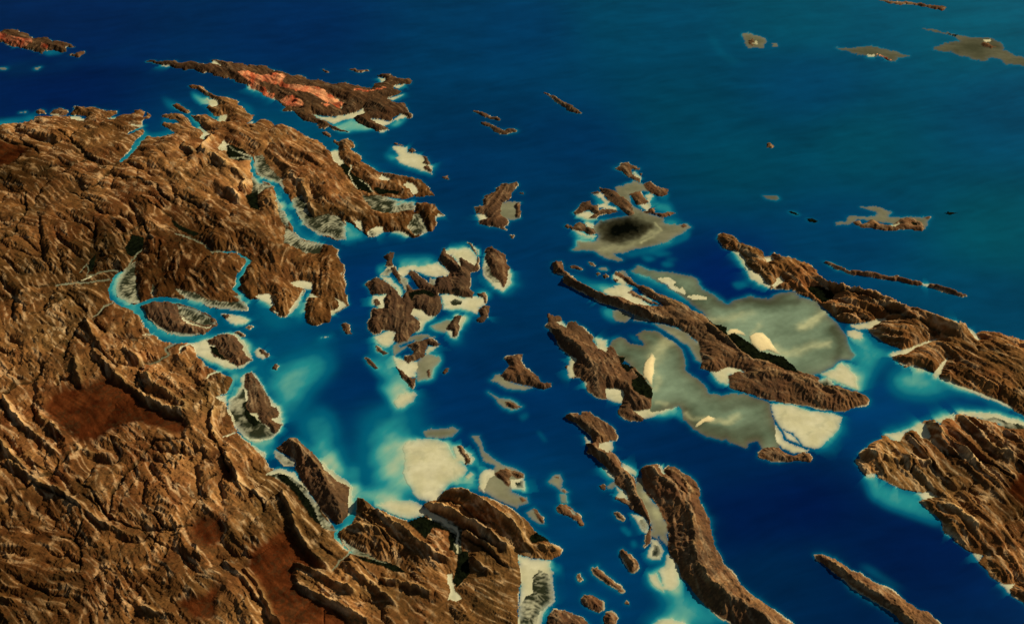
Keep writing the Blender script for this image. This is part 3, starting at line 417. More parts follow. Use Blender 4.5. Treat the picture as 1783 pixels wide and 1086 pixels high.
# pale shore fringe round rocky coasts
land = CLS > 0
near, dsea = nearest(land, 64)
fringe = (~land) & (dsea < -.4+3.6*np.clip(fbm(X/22, Y/22, 41, 3)+.45, 0, 1)) & np.isin(CLS.ravel()[np.maximum(near, 0)], [ROCK, SWAMP])
OWN[fringe] = OWN.ravel()[near[fringe]]; CLS[fringe] = SAND
FR = fringe.copy()
land = CLS > 0

# ------------------------------------------------------------------ relief
strike = [(100,250,1,.25),(250,320,1,.45),(100,420,1,.6),(350,300,1,.6),(480,280,1,.55),(560,340,.8,.6),(330,450,.3,1),(480,480,.4,1),(570,480,.05,1),(100,560,.7,1),(200,600,.5,1),(60,700,.8,1),(120,820,.8,.8),(250,700,.8,.7),(100,1000,1,.4),(250,950,.6,.8),(420,760,.5,1),(450,900,.4,1),(560,1000,1,.65),(700,900,1,.7),(850,900,1,.6),(800,1030,1,.5),(560,830,.6,1),(700,550,.1,1),(680,620,.1,1),(760,480,.5,.8),(1050,650,.7,1),(1150,540,1,.6),(1350,680,1,.4),(1200,900,.45,1),(1050,800,.5,1),(1320,460,1,.7),(1500,540,1,.4),(1700,620,1,.6),(1600,830,.6,.8),(1700,900,.8,.8),(1600,1030,1,.75),(560,170,1,.45),(870,360,-.4,1),(1100,340,.8,.6)]
c2 = np.zeros((NY, NX), np.float32); s2 = np.zeros((NY, NX), np.float32); ww = np.zeros((NY, NX), np.float32)
for (x, y, dx, dy) in strike:
    x0, y0 = ground(x, y); x1, y1 = ground(x+dx*4, y+dy*4); a = 2*math.atan2(y1-y0, x1-x0)
    w = (1/((UU-x)**2+(VV-y)**2*1.5+400)**1.3).astype(np.float32)
    c2 += w*math.cos(a); s2 += w*math.sin(a)
ang = .5*np.arctan2(s2, c2)+.35*fbm(X/90, Y/90, 51, 2)
SX, SY = np.cos(ang), np.sin(ang)

rock = (CLS == ROCK) | (CLS == PIT)
WARPU = 5*fbm(X/24, Y/24, 301, 3)+2.5*fbm(X/8, Y/8, 305, 2); WARPV = 4*fbm(X/24, Y/24, 311, 3)+2*fbm(X/8, Y/8, 315, 2)
_, dr = nearest(~rock, 128)
Hh = np.full((NY, NX), 20, np.float32); Ww = np.full((NY, NX), 13, np.float32)
for k, t in enumerate(THINGS):
    m = OWN == k; Hh[m] = t['h']; Ww[m] = t['w']
plain = np.zeros((NY, NX), np.float32)
for t in ('E1 380,360 560,320 760,230 830,290 930,350 1000,440 1100,480 1200,520 1310,540 1300,620 1220,640 1100,560 950,560 860,580 740,620 640,680 540,700 500,620 430,590 340,500', 'D3 180,620 300,520 340,480 420,430 480,560 580,680 620,720 540,710 450,690 420,800 470,880 600,930 740,1000 850,1120 350,1120 280,940 200,760 130,720',
          'D1 1310,420 1400,360 1500,380 1560,470 1500,560 1440,600 1390,540', 'D1 1220,960 1380,930 1480,880 1560,800 1500,950 1500,1120 1300,1020', 'B1 0,290 130,310 240,340 150,370 60,450 0,480 -500,500 -500,280', 'D8 1650,700 1777,560 2000,600 2000,900 1777,820 1700,760', 'E1 1480,720 1540,800 1600,900 1650,1000 1560,960 1500,850'):
    plain[fill(P(t))] = 1
plain = np.clip(blur(plain, 7)*1.8-.2+.6*fbm(X/24, Y/24, 63, 4)*np.clip(blur(plain, 11)*6, 0, 1), 0, 1)
ramp = 1-np.exp(-dr/Ww)
edge = np.clip(dr/9, 0, 1)*(1-.9*plain)
Hgt = Hh*ramp*(1+.35*fbm(X/130, Y/130, 61, 3))
for key, t, A_ in (('bigridge', 'D7 330,50 440,150 540,240 600,340 612,460 620,600 650,700 750,830 880,930 1020,1010 1120,1086 1320,1250', 15), ('spear', 'E2 375,628 490,700 620,795 760,885 900,975 1010,1060 1200,1220', 6.5), ('rivermouth', 'D2 690,665 790,760 890,880 960,990 | D3 735,250 780,360', 10), ('needle', 'B4 655,595 740,632 850,656 1020,690 1200,718 1330,750 1468,793', 4.5),
                  ('thin', 'D6 100,178 220,215 300,290 330,340 270,390 380,450 490,570 560,690 640,830 690,950', 6), ('westbig', 'C4 45,555 150,620 260,710 350,800 460,900 600,960 680,1086', 9), ('longridge', 'C4 100,120 170,220 300,300 460,370 640,445 800,490 1000,530 1170,560 1290,660 1400,770 1560,830 | C5 620,640 760,690 930,715', 8.5)):
    sl, d = line_field(P(t), 160, 2.0, True)
    m = (OWN[sl] == KEY[key]) & rock[sl]; dc = d*(Xu[sl]/STEP)
    Hgt[sl][m] = .3*Hgt[sl][m]+(A_*dr[sl]/(dr[sl]+dc+1.0))[m]
rows = rock
xs_, ys_, sx, sy = X[rock], Y[rock], SX[rock], SY[rock]
ex = edge[rock]
gentle = np.clip(.6+.9*fbm(xs_/140, ys_/140, 71, 2), .12, 1.2)
wx_ = 14*fbm(xs_/70, ys_/70, 72, 3); wy_ = 14*fbm(xs_/70+40, ys_/70, 76, 3)
n1 = stripes(xs_+wx_, ys_+wy_, sx, sy, 52, 1)[0]; n2 = stripes(xs_+wx_*.6, ys_+wy_*.6, sx, sy, 24, 2)[0]
def ridged(x, y, k, o):
    t, a, w = 0, 1.0, 1.0
    for i in range(o):
        n = 1-np.abs(2*vnoise(x, y, k+i)-1); n = n*n*w; w = np.clip(n*1.8, 0, 1); t = t+a*n; a *= .5
        x, y = x*2.03+y*.3+7, y*2.03-x*.3+3
    return t
# rock joints: the sandstone is broken into blocks along cracks
def cracks(x, y, c, k):
    px, py = x/c, y/c; ix = np.floor(px).astype(np.int64); iy = np.floor(py).astype(np.int64)
    f1 = np.full(x.shape, 9., np.float32); f2 = f1.copy()
    for i in (-1, 0, 1):
        for j in (-1, 0, 1):
            r = hsh(ix+i, iy+j, k); d = np.hypot(px-(ix+i+.1+.8*r[..., 0]), py-(iy+j+.1+.8*r[..., 1])).astype(np.float32)
            n_ = d < f1; f2 = np.where(n_, f1, np.minimum(f2, d)); f1 = np.where(n_, d, f1)
    return np.clip(1-(f2-f1)*c/4.0, 0, 1)
ax = xs_*sx+ys_*sy; ay = -xs_*sy+ys_*sx
ck = cracks(xs_+wx_*1.4, (ys_+wy_*1.4), 40, 73)*np.clip(1.2*fbm(xs_/60, ys_/60, 74, 2)+.35, 0, 1)
def along_strike(x, y, a, sl_, st_, k, o):
    """ridged noise drawn out along the local strike: blend of the two nearest of eight fixed bearings"""
    q = np.mod(a, math.pi)/(math.pi/8); b0 = np.floor(q).astype(int); f = (q-b0).astype(np.float32); f = f*f*(3-2*f)
    out = np.zeros(x.shape, np.float32)
    for b in range(8):
        for w_, bb in ((1-f, b0), (f, b0+1)):
            m = (bb % 8) == b
            if not m.any(): continue
            t_ = b*math.pi/8; c_, s_ = math.cos(t_), math.sin(t_)
            out[m] += w_[m]*ridged((x[m]*c_+y[m]*s_)/sl_+b*13.7, (-x[m]*s_+y[m]*c_)/st_+b*5.1, k, o)
    return out
ar = ang[rock]
r1 = along_strike(xs_+wx_, ys_+wy_, ar, 110, 46, 75, 5)
r2 = along_strike(xs_+wx_*.7, ys_+wy_*.7, ar, 46, 19, 85, 4)
big = np.clip(dr[rock]/16, 0, 1)*(1-.9*plain[rock])
mid = np.clip(dr[rock]/8, 0, 1)*(1-.85*plain[rock])
r3 = along_strike(xs_+wx_*.5, ys_+wy_*.5, ar, 21, 9.5, 88, 3)
r4 = ridged(xs_/13+2, ys_/13, 89, 3)
near_ = np.clip(dr[rock]/4, 0, 1)*(1-.85*plain[rock])
ow_ = OWN[rock]; isl0 = np.array([0.62 if not t['kind'] else 1.0 for t in THINGS], np.float32)[np.maximum(ow_, 0)]
fold = np.zeros(xs_.shape, np.float32)
for key, sl__, st__, amp in (('head', 130, 19, 6.0), ('east', 80, 8.5, 3.0)):
    m_ = ow_ == KEY[key]
    fold[m_] = amp*(along_strike(xs_[m_]+wx_[m_]*.5, ys_[m_]+wy_[m_]*.5, ar[m_], sl__, st__, 401, 3)-.7)*np.clip(dr[rock][m_]/7, 0, 1)*(1-.8*plain[rock][m_])
m_ = isl0 < 1; fold[m_] = 2.6*(along_strike(xs_[m_]+wx_[m_]*.4, ys_[m_]+wy_[m_]*.4, ar[m_], 60, 12, 405, 3)-.7)*np.clip(dr[rock][m_]/5, 0, 1)
calm = np.where(ow_ == KEY['head'], .35, np.where(ow_ == KEY['east'], .6, 1)).astype(np.float32)
patch = np.clip(.6+1.3*fbm(xs_/110, ys_/110, 95, 3), .15, 1.3)
add = (1.6*n1+.8*(1-2*np.abs(n2)))*ex*gentle+6.0*(r1-.75)*big*calm+2.6*(.8-r2)*mid*patch*calm+fold+1.1*(.8-r3)*near_*np.clip(1.6-1.3*patch, .1, 1.3)+1.0*(.8-r4)*near_*np.clip(1.5*patch-.5, .1, 1.4)-1.5*ck*big
isl = np.array([0.62 if not t['kind'] else 1.0 for t in THINGS], np.float32)[np.maximum(OWN[rock], 0)]
Hgt[rock] += add*isl*np.where(ys_ > 1300, .8, 1)
CK = np.zeros((NY, NX), np.float32); CK[rock] = ck*big
BED = np.zeros((NY, NX), np.float32); BED[rock] = along_strike(xs_+wx_, ys_+wy_, ar, 40, 7, 96, 4)-.75
BED2 = np.zeros((NY, NX), np.float32); BED2[rock] = along_strike(xs_, ys_, ar, 14, 4, 98, 2)-.6

VALLEY = ['B1 0,265 120,290 250,335 265,360', 'B1 150,370 90,430 0,480', 'B1 430,225 510,290 580,340 650,410 720,460', 'B1 230,500 330,475 450,455 560,430 610,380', 'B1 830,400 790,440 740,500 700,560 650,600', 'B1 760,500 840,540 930,545 1060,580 1120,640 1190,690', 'B1 980,665 1060,720 1150,770 1230,830 1300,880', 'B1 1260,380 1350,340 1420,280', 'B1 1200,640 1290,680 1380,740', 'B1 620,1086 640,980 660,880', 'B1 850,1000 860,920 940,860 1000,850 1040,960', 'B1 1100,970 1090,1086', 'B1 480,620 560,680 640,690', 'B1 200,640 180,800 110,920 0,1000',
 'C1 220,240 330,230 480,215', 'C1 240,460 340,410 460,350', 'C1 450,300 520,350 590,410 640,470 700,530 740,570', 'C1 690,400 620,470 560,530 500,590', 'C1 500,600 480,680 450,750', 'C1 1060,560 960,590 900,610', 'C1 1200,620 1150,660 1160,700 1100,740 1000,770 950,830 940,950', 'C1 710,690 760,750 810,800', 'C1 0,1020 70,950 130,870',
 'E1 0,400 60,340 130,280 250,260 330,160', 'E1 400,300 430,240', 'E1 440,850 500,790 540,740', 'E1 790,1060 830,970 900,870 960,810 1020,750 1060,690 1180,690 1260,670', 'E1 1210,880 1240,780 1260,720', 'E1 850,790 800,720 780,660', 'E1 1440,660 1500,700 1540,800 1570,900', 'E1 960,200 980,290 1000,330',
 'D1 0,290 100,220 220,150 280,110 400,60 420,0', 'D1 250,150 370,190 480,260 570,320 590,390 560,470 510,530 430,520', 'D1 600,230 680,290 760,370 870,420 980,460', 'D1 770,320 780,230 850,150 880,80 950,0', 'D1 980,460 1120,465 1230,470 1330,440', 'D1 1000,480 1080,540 1160,580 1140,650', 'D1 870,900 960,860 1020,810', 'D1 510,530 570,620 560,760', 'D1 1060,350 1120,430 1200,470', 'D1 1400,140 1480,90', 'D1 830,960 870,940 920,970', 'D1 250,20 330,60', 'D1 540,130 640,190 740,340',
 'D3 200,240 240,330', 'D3 860,640 980,760 1060,820', 'D3 620,540 700,620 860,690', 'D3 900,330 1000,420 1120,560', 'D5 240,480 380,560 480,640 540,700', 'D5 0,300 160,380 320,470 480,570', 'D5 130,240 260,300 420,410', 'D5 280,760 360,790', 'D8 1110,330 1200,420 1330,500', 'D8 1480,200 1560,330 1660,430 1777,560', 'D8 1230,320 1330,400 1440,480', 'D8 980,300 1080,420 1140,560', 'D8 900,350 980,440 1000,560', 'D8 800,360 860,420', 'D8 1430,480 1560,540 1680,640', 'D8 1120,540 1240,700', 'C5 760,270 900,290 1040,330 1180,350 1300,380', 'B4 560,700 700,760 900,850 1100,930 1300,1010', 'D7 540,60 600,130 660,160', 'D6 750,520 830,640 920,740 960,860']
RIDGE = ['E1 20,700 100,790 180,870 250,930', 'E1 110,490 190,570 260,650 330,700 420,780', 'E1 40,390 70,450 100,480', 'E1 290,520 350,570 430,640', 'E1 680,80 760,170 830,250 930,330', 'E1 960,340 1030,400 1110,440 1200,480 1280,490 1290,450', 'E1 970,230 1040,260 1070,310', 'E1 1480,450 1470,560 1500,690', 'E1 1560,780 1610,880 1660,980 1777,1060', 'E1 540,130 560,250 580,300', 'E1 1290,450 1200,380 1100,320', 'E1 540,730 640,770 760,790',
 'D1 110,20 230,110 300,150 420,190 520,260 620,340 720,420 860,490 960,510', 'D1 1560,0 1640,110 1700,210', 'D1 1380,580 1410,660', 'D1 1560,700 1640,750 1700,830 1777,920', 'D1 1000,1000 1100,1040 1200,1060', 'D1 0,930 120,960',
 'D3 440,380 490,500 560,600 640,660 700,720', 'D3 120,740 190,830 260,960 340,1086', 'D3 470,700 560,730 680,790 800,860 860,900', 'D3 480,830 600,900 720,960 850,1030 950,1086', 'D3 880,760 980,830 1060,900 1130,950', 'D3 900,230 1000,310 1100,400 1220,490 1300,560 1400,620 1500,660 1570,640 1540,600 1440,610', 'D3 850,420 960,450 1060,480', 'D3 1060,800 1200,830 1380,890', 'D3 1650,640 1720,690 1777,740', 'D3 380,200 420,300 450,370',
 'D5 0,265 150,320 280,390 420,480 560,580', 'D5 150,180 300,230 450,330 600,420 680,520', 'D5 690,560 800,560 930,580', 'D5 240,450 380,530 480,590', 'B1 1450,265 1400,340 1470,390 1540,440 1640,490 1690,540 1680,620', 'B2 340,370 370,430 400,510 420,570', 'B2 220,310 280,330 340,360', 'B2 130,400 140,480 200,590', 'C1 600,480 660,590 720,680', 'C1 880,700 1000,780', 'B1 1600,620 1660,680', 'B1 1270,310 1340,350',
 'D7 330,60 440,150 540,240 600,340 610,460 610,600 640,700 740,830 860,930 1000,1010 1100,1086 1300,1250', 'D7 440,20 540,100 600,180', 'E2 360,625 480,710 620,810 760,900 900,1000 1010,1086 1200,1250', 'D6 130,175 230,250 300,310 360,330', 'D6 260,390 380,470 490,580 560,690 640,830', 'C4 60,545 150,640 260,720 350,820', 'C4 1170,540 1290,660 1400,760 1560,810', 'C4 170,220 300,300 460,375 640,450 800,490', 'C4 700,290 850,370 1000,430', 'C5 300,590 450,600 600,640 720,680 900,710', 'B4 640,700 800,790 1000,860 1200,930 1400,1010', 'D2 700,660 800,760 900,880 1000,990', 'D8 1130,240 1220,330 1330,430 1450,560', 'D8 1340,180 1440,290 1560,420 1680,500', 'D8 660,450 800,470 950,480 1100,520', 'D8 1080,760 1200,790 1320,860 1440,960', 'C3 680,200 760,270 850,330', 'C3 840,90 890,150 915,260']
cut = np.zeros((NY, NX), np.float32); crest = np.zeros((NY, NX), np.float32)
for t in VALLEY:
    r = line_field(P(t), 16, 7.0, True)
    if r is None: continue
    sl, d = r; cut[sl] = np.maximum(cut[sl], np.clip(1-d/1.0, 0, 1)**1.2)
for t in RIDGE:
    r = line_field(P(t), 34, 16.0, True)
    if r is None: continue
    sl, d = r; crest[sl] = np.maximum(crest[sl], np.clip(1-d/1.15, 0, 1)**1.1)
wob = np.clip(1+.9*fbm(X/26, Y/26, 81, 3), .25, 1.7)
for t, w, amp in (('B4 640,700 800,790 1000,860 1200,930 1400,1010', 40, 7), ('D5 150,180 300,230 450,330 600,420 700,520', 36, 7), ('D5 0,265 150,320 280,390 420,480 560,580', 26, 7), ('D3 900,230 1000,310 1100,400 1220,490 1300,560 1400,620', 30, 8)):
    sl, d = line_field(P(t), w, w, True)
    Hgt[sl] += np.where(rock[sl], amp*np.clip(1-d, 0, 1)**1.1*np.clip(dr[sl]/10, 0, 1), 0)
Hgt += np.where(rock, (8.0*np.where(np.array([0 if t['kind'] else 1 for t in THINGS])[np.maximum(OWN, 0)] > 0, .45, 1)*crest*np.clip(dr/8, 0, 1)-5.0*cut*np.clip(dr/6, 0, 1))*wob, 0)
Hgt -= np.where(rock, 4*plain, 0)
Hgt = np.where(rock, np.maximum(Hgt, .6), 0).astype(np.float32)
# streams: send rain down the relief, gather it, and let the gathered water cut its valley
def drainage(h, rk_, q):
    hs = h[::q, ::q].copy(); rs = rk_[::q, ::q]; xs2, ys2 = X[::q, ::q], Y[::q, ::q]
    hs[~rs] = -1
    n_y, n_x = hs.shape; D8 = [(-1, -1), (-1, 0), (-1, 1), (0, -1), (0, 1), (1, -1), (1, 0), (1, 1)]
    hp = np.pad(hs, 1, mode='edge')
    for _ in range(160):
        mn = np.min([hp[1+a:1+a+n_y, 1+b:1+b+n_x] for a, b in D8], 0)
        c = hp[1:-1, 1:-1]; bad = rs & (c <= mn)
        if bad.sum() < 20: break
        c[bad] = mn[bad]+.02
        hp[0], hp[-1] = hp[1], hp[-2]; hp[:, 0], hp[:, -1] = hp[:, 1], hp[:, -2]
    hs = hp[1:-1, 1:-1]
    best = np.zeros(hs.shape, np.float32); rec = np.arange(hs.size).reshape(hs.shape).copy(); ii_ = rec.copy()
    xp, yp = np.pad(xs2, 1, mode='edge'), np.pad(ys2, 1, mode='edge'); ip = np.pad(ii_, 1, mode='edge')
    for a, b in D8:
        v = (slice(1+a, 1+a+n_y), slice(1+b, 1+b+n_x))
        sl_ = (hs-hp[v])/(np.hypot(xp[v]-xs2, yp[v]-ys2)+1e-3)
        m = sl_ > best; best[m] = sl_[m]; rec[m] = ip[v][m]
    area = np.abs(Xu[::q, ::q]*Yv[::q, ::q]).ravel()*rs.ravel()
    r = rec.ravel(); stop = (r == np.arange(r.size)) | ~rs.ravel(); A_ = area.copy(); cur = area.copy(); cur[stop] = 0
    for _ in range(600):
        nxt = np.bincount(r, cur, minlength=r.size).astype(np.float32); A_ += nxt; nxt[stop] = 0; cur = nxt
        if not cur.any(): break
    return A_.reshape(hs.shape)
def up(a, q):
    jv = np.clip(np.arange(NY)/q, 0, a.shape[0]-1.001); iv = np.clip(np.arange(NX)/q, 0, a.shape[1]-1.001)
    j0 = jv.astype(int); i0 = iv.astype(int); fj = (jv-j0)[:, None]; fi = (iv-i0)[None]
    return ((a[j0][:, i0]*(1-fi)+a[j0][:, i0+1]*fi)*(1-fj)+(a[j0+1][:, i0]*(1-fi)+a[j0+1][:, i0+1]*fi)*fj).astype(np.float32)
STREAM = np.zeros((NY, NX), np.float32)
for rnd in range(3):
    fa = drainage(blur(Hgt, 2.5)+.18*np.minimum(dr, 200)+.8*fbm(X/12, Y/12, 340+rnd, 3), rock, 2)
    st = np.clip(np.log(np.maximum(fa, 1)/32.0), 0, 5.5)*rock[::2, ::2]
    st = up(st.astype(np.float32), 2)*np.clip(dr/5, 0, 1)*(1-.8*plain)
    Hgt -= np.where(rock, .62*st+.75*blur(st, 2.5)+1.15*blur(st, 6), 0)
    Hgt = np.where(rock, np.maximum(Hgt, .5), 0).astype(np.float32)
    STREAM = np.maximum(STREAM, st)
Hgt += np.where(rock, np.minimum(dr/10, 1)*np.where(np.array([0 if t['kind'] else 1 for t in THINGS])[np.maximum(OWN, 0)] > 0, 1.4, 2.4), 0)
# running water: gullies down the slopes, each finer set following the slope left by the one before
for lam, amp, k in ((30, 1.5, 5), (14, 1.0, 6), (7.5, .55, 7), (4, .28, 8)):
    gx, gy = grad_world(blur(Hgt, 1.25) if lam > 6 else Hgt)
    g = np.hypot(gx, gy)[rock]+1e-5
    dx, dy = gx[rock]/g, gy[rock]/g
    cs, sn = stripes(xs_, ys_, dx, dy, lam, k)
    m = np.clip(g*2.2, .12, 1)*np.clip(dr[rock]/(lam*.35), 0, 1)*(1-.75*plain[rock])
    Hgt[rock] += amp*m*(.7+.3*isl)*(1-1.6*np.abs(sn))*np.clip(.75+1.2*fbm(xs_/(lam*2.5), ys_/(lam*2.5), 93+k, 2), .1, 1.5)
Hgt[rock] += .55*fbm(xs_/6, ys_/6, 91, 3)*np.clip(ex, .2, 1)
Hgt = np.where(rock, np.maximum(Hgt, .45), 0).astype(np.float32)
# flats
low = land & ~rock
fl = .3+.12*fbm(X/30, Y/30, 101, 3)
Z = np.where(rock, Hgt, np.where(low, fl, -1.5)).astype(np.float32)
dune = CLS == DUNE
Z[dune] = (.4+2.2*np.clip(blur(dune.astype(np.float32), 4), 0, 1)**1.5)[dune]
canopy_and_shade = CLS == DARK
Z[canopy_and_shade] = (.5+1.2*vnoise(X/2.5, Y/2.5, 111))[canopy_and_shade]
swamp = CLS == SWAMP

# ------------------------------------------------------------------ colour of the ground itself
def lin(r, g, b):
    c = np.array([r, g, b])/255.0
    return np.where(c <= .04045, c/12.92, ((c+.055)/1.055)**2.4).astype(np.float32)
COL = np.zeros((NY, NX, 3), np.float32)
def mixc(a, b, t): return a+(b-a)*t[..., None]
n_a = np.clip(.5+.9*fbm(X/60, Y/60, 121, 4), 0, 1); n_b = np.clip(.5+1.1*fbm(X/17, Y/17, 131, 4), 0, 1); n_c = np.clip(.5+1.2*fbm(X/150+3, Y/150, 141, 3), 0, 1)
TAN, BROWN, RED, OLIVE, PALE = lin(172,130,80), lin(134,94,58), lin(116,64,34), lin(92,76,44), lin(222,186,128)
rk = mixc(mixc(BROWN[None, None], TAN[None, None], n_b*.8), RED[None, None], np.clip(n_a*1.3-.55, 0, .7)*(.5+.5*n_c))
rk = mixc(rk, OLIVE[None, None], np.clip(1.5*n_c-.9, 0, .55))
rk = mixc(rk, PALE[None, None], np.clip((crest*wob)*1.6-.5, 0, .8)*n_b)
rk = mixc(rk, mixc(lin(70,31,13)[None, None], lin(104,56,28)[None, None], n_b), np.clip(plain, 0, .95))
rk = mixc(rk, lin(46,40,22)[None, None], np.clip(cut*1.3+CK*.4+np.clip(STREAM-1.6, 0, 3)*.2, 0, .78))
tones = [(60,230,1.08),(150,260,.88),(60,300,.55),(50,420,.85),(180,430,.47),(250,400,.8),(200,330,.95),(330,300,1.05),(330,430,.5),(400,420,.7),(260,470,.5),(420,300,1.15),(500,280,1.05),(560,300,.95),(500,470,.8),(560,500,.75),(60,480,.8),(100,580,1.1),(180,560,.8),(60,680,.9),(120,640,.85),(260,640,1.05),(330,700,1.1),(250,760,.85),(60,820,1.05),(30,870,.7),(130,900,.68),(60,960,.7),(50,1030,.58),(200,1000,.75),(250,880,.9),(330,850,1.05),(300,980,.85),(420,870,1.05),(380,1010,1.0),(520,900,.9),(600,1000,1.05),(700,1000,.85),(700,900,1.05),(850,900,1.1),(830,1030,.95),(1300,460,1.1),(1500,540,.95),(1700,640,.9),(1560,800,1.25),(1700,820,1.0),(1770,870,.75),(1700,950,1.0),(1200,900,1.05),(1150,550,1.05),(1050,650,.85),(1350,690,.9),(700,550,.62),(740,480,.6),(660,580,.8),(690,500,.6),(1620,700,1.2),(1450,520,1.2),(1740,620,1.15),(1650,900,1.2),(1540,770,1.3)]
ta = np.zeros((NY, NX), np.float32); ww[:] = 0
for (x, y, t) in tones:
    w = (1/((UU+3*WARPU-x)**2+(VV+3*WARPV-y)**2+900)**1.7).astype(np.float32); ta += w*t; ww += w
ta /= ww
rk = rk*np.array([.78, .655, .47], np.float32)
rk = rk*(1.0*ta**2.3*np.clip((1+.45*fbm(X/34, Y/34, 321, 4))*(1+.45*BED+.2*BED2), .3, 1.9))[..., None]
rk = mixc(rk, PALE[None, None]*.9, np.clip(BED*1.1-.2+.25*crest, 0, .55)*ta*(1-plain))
scrub = np.clip((vnoise(X/2.2, Y/2.2, 421)*.6+vnoise(X/6, Y/6, 422)*.4+.35*fbm(X/40, Y/40, 423, 3)-.52)*5, 0, 1)
rk = mixc(rk, lin(50,44,24)[None, None], scrub*np.where(np.isin(OWN, [KEY['main'], KEY['east'], KEY['head']]), .4, .6))
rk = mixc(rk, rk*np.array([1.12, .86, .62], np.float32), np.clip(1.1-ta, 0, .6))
small = np.ones((NY, NX), bool)
for k in ('main', 'east', 'head'): small &= OWN != KEY[k]
rk = np.where(small[..., None], mixc(rk, lin(84,64,46)[None, None], np.full((NY, NX), .5, np.float32)), rk)
dk = np.zeros((NY, NX), bool); dk |= (OWN == KEY['mine']) | (OWN == KEY['redleft'])
rk = np.where(dk[..., None], rk*.62, rk)
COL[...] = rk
nw, dw = nearest(~land, 64)
sandc = mixc(lin(204,193,140)[None, None], lin(219,208,158)[None, None], n_b)
sandc = mixc(sandc, lin(160,154,112)[None, None], np.exp(-dw/9)*.3*np.clip(.6+1.2*fbm(X/18, Y/18, 351, 3), 0, 1.3))
sandc = mixc(sandc, lin(150,150,112)[None, None], np.clip((ridged(X/34+wob*.05, Y/34, 352, 3)-1.2)*1.2, 0, .25))
sandc = mixc(sandc, lin(178,168,124)[None, None], np.clip(fbm(X/40, Y/14, 151, 4)*.6, 0, .35))
sandc = np.where(FR[..., None], mixc(lin(150,132,94)[None, None], lin(200,186,140)[None, None], n_b), sandc)
# mangrove flat: pale mud with dark stands, combed by creeks that run to the nearest water
wx = X.ravel()[nw]-X; wy = Y.ravel()[nw]-Y; wl = np.hypot(wx, wy)+1e-3
cr = stripes(X[swamp]+5*fbm(X[swamp]/16, Y[swamp]/16, 361, 3), Y[swamp]+5*fbm(X[swamp]/16, Y[swamp]/16, 365, 3), (wx/wl)[swamp], (wy/wl)[swamp], 6, 9)[0]
sw = np.zeros((NY, NX), np.float32); cr = cr*np.where(np.isin(OWN[swamp], [KEY['main'], KEY['delta']]), 1, .25)
sw[swamp] = np.clip(.46+.36*cr+1.2*fbm(X[swamp]/11, Y[swamp]/11, 161, 3)+np.clip(dw[swamp]/40, 0, .35), 0, 1)*np.clip((dw[swamp]-1.5)/7, 0, 1)
swc = mixc(lin(176,168,126)[None, None], lin(44,46,27)[None, None], sw)
ft = np.clip(.5+1.0*fbm(X/60, Y/25, 171, 4), 0, 1)
flc = mixc(lin(98,98,68)[None, None], lin(138,134,98)[None, None], ft)
flc = mixc(flc, lin(154,140,102)[None, None], np.exp(-dw/7)*.7)
bigflat = (OWN == KEY['westflat']) | (OWN == KEY['eastflat'])
flc = np.where((bigflat)[..., None], mixc(lin(70,82,58)[None, None], lin(138,156,120)[None, None], np.clip(.14+.16*fbm((X+Y*.5)/40+fbm(X/60, Y/60, 185, 2)*1.5, (Y-X*.5)/10, 183, 3)+np.minimum(dw/70, .62)+.6*fbm((X+Y*.4)/90, (Y-X*.4)/45, 181, 4), 0, 1)), flc)
flc = mixc(flc, lin(120,102,72)[None, None], np.exp(-dw/7)*.8*bigflat)
for k_, f_ in (('manta', .48), ('wing', .52), ('kite', .72), ('crest', .78), ('i24', .6), ('i28', .7), ('lagoon', .88)): flc = np.where((OWN == KEY[k_])[..., None], flc*f_, flc)
wisp = np.zeros((NY, NX), np.float32)
for t, w, amp in (('C5 600,330 650,300 720,250', 60, .9), ('C5 450,440 520,480 580,460 650,430 740,420', 60, .5), ('C5 100,300 200,290 330,260', 60, .35), ('C5 340,370 380,320', 40, .4), ('C4 800,760 830,700 900,640', 110, .5), ('C4 760,760 800,900 790,960', 60, .4), ('D6 1100,215 1200,215 1290,180', 60, .5), ('D6 930,160 980,190 1060,190', 40, .4), ('D6 720,80 780,90', 40, .5), ('D6 630,700 700,800 730,870', 60, .4), ('C5 200,420 330,480 450,470', 30, .3), ('B3 1240,530 1150,590 1050,640 900,660', 60, .35), ('B3 1270,470 1300,520 1180,600', 20, .5), ('D6 1100,270 1250,300 1400,260', 120, -.35), ('D6 1200,120 1300,100 1450,60', 90, -.4), ('C5 760,350 810,430 780,500', 60, -.4), ('C5 300,190 420,200 560,200', 60, -.45), ('C5 10,230 150,210 240,220', 60, -.3)):
    sl, d = line_field(P(t), 60, w/3, True); wisp[sl] += amp*np.exp(-d*d*1.6)
flc = mixc(flc, lin(206,200,140)[None, None], np.clip(wisp*1.1, 0, .85)*np.clip(.8+.7*fbm((X+Y*.5)/40, (Y-X*.5)/14, 331, 4), .2, 1.2)); flc = mixc(flc, lin(66,66,44)[None, None], np.clip(-wisp*1.3, 0, .8))
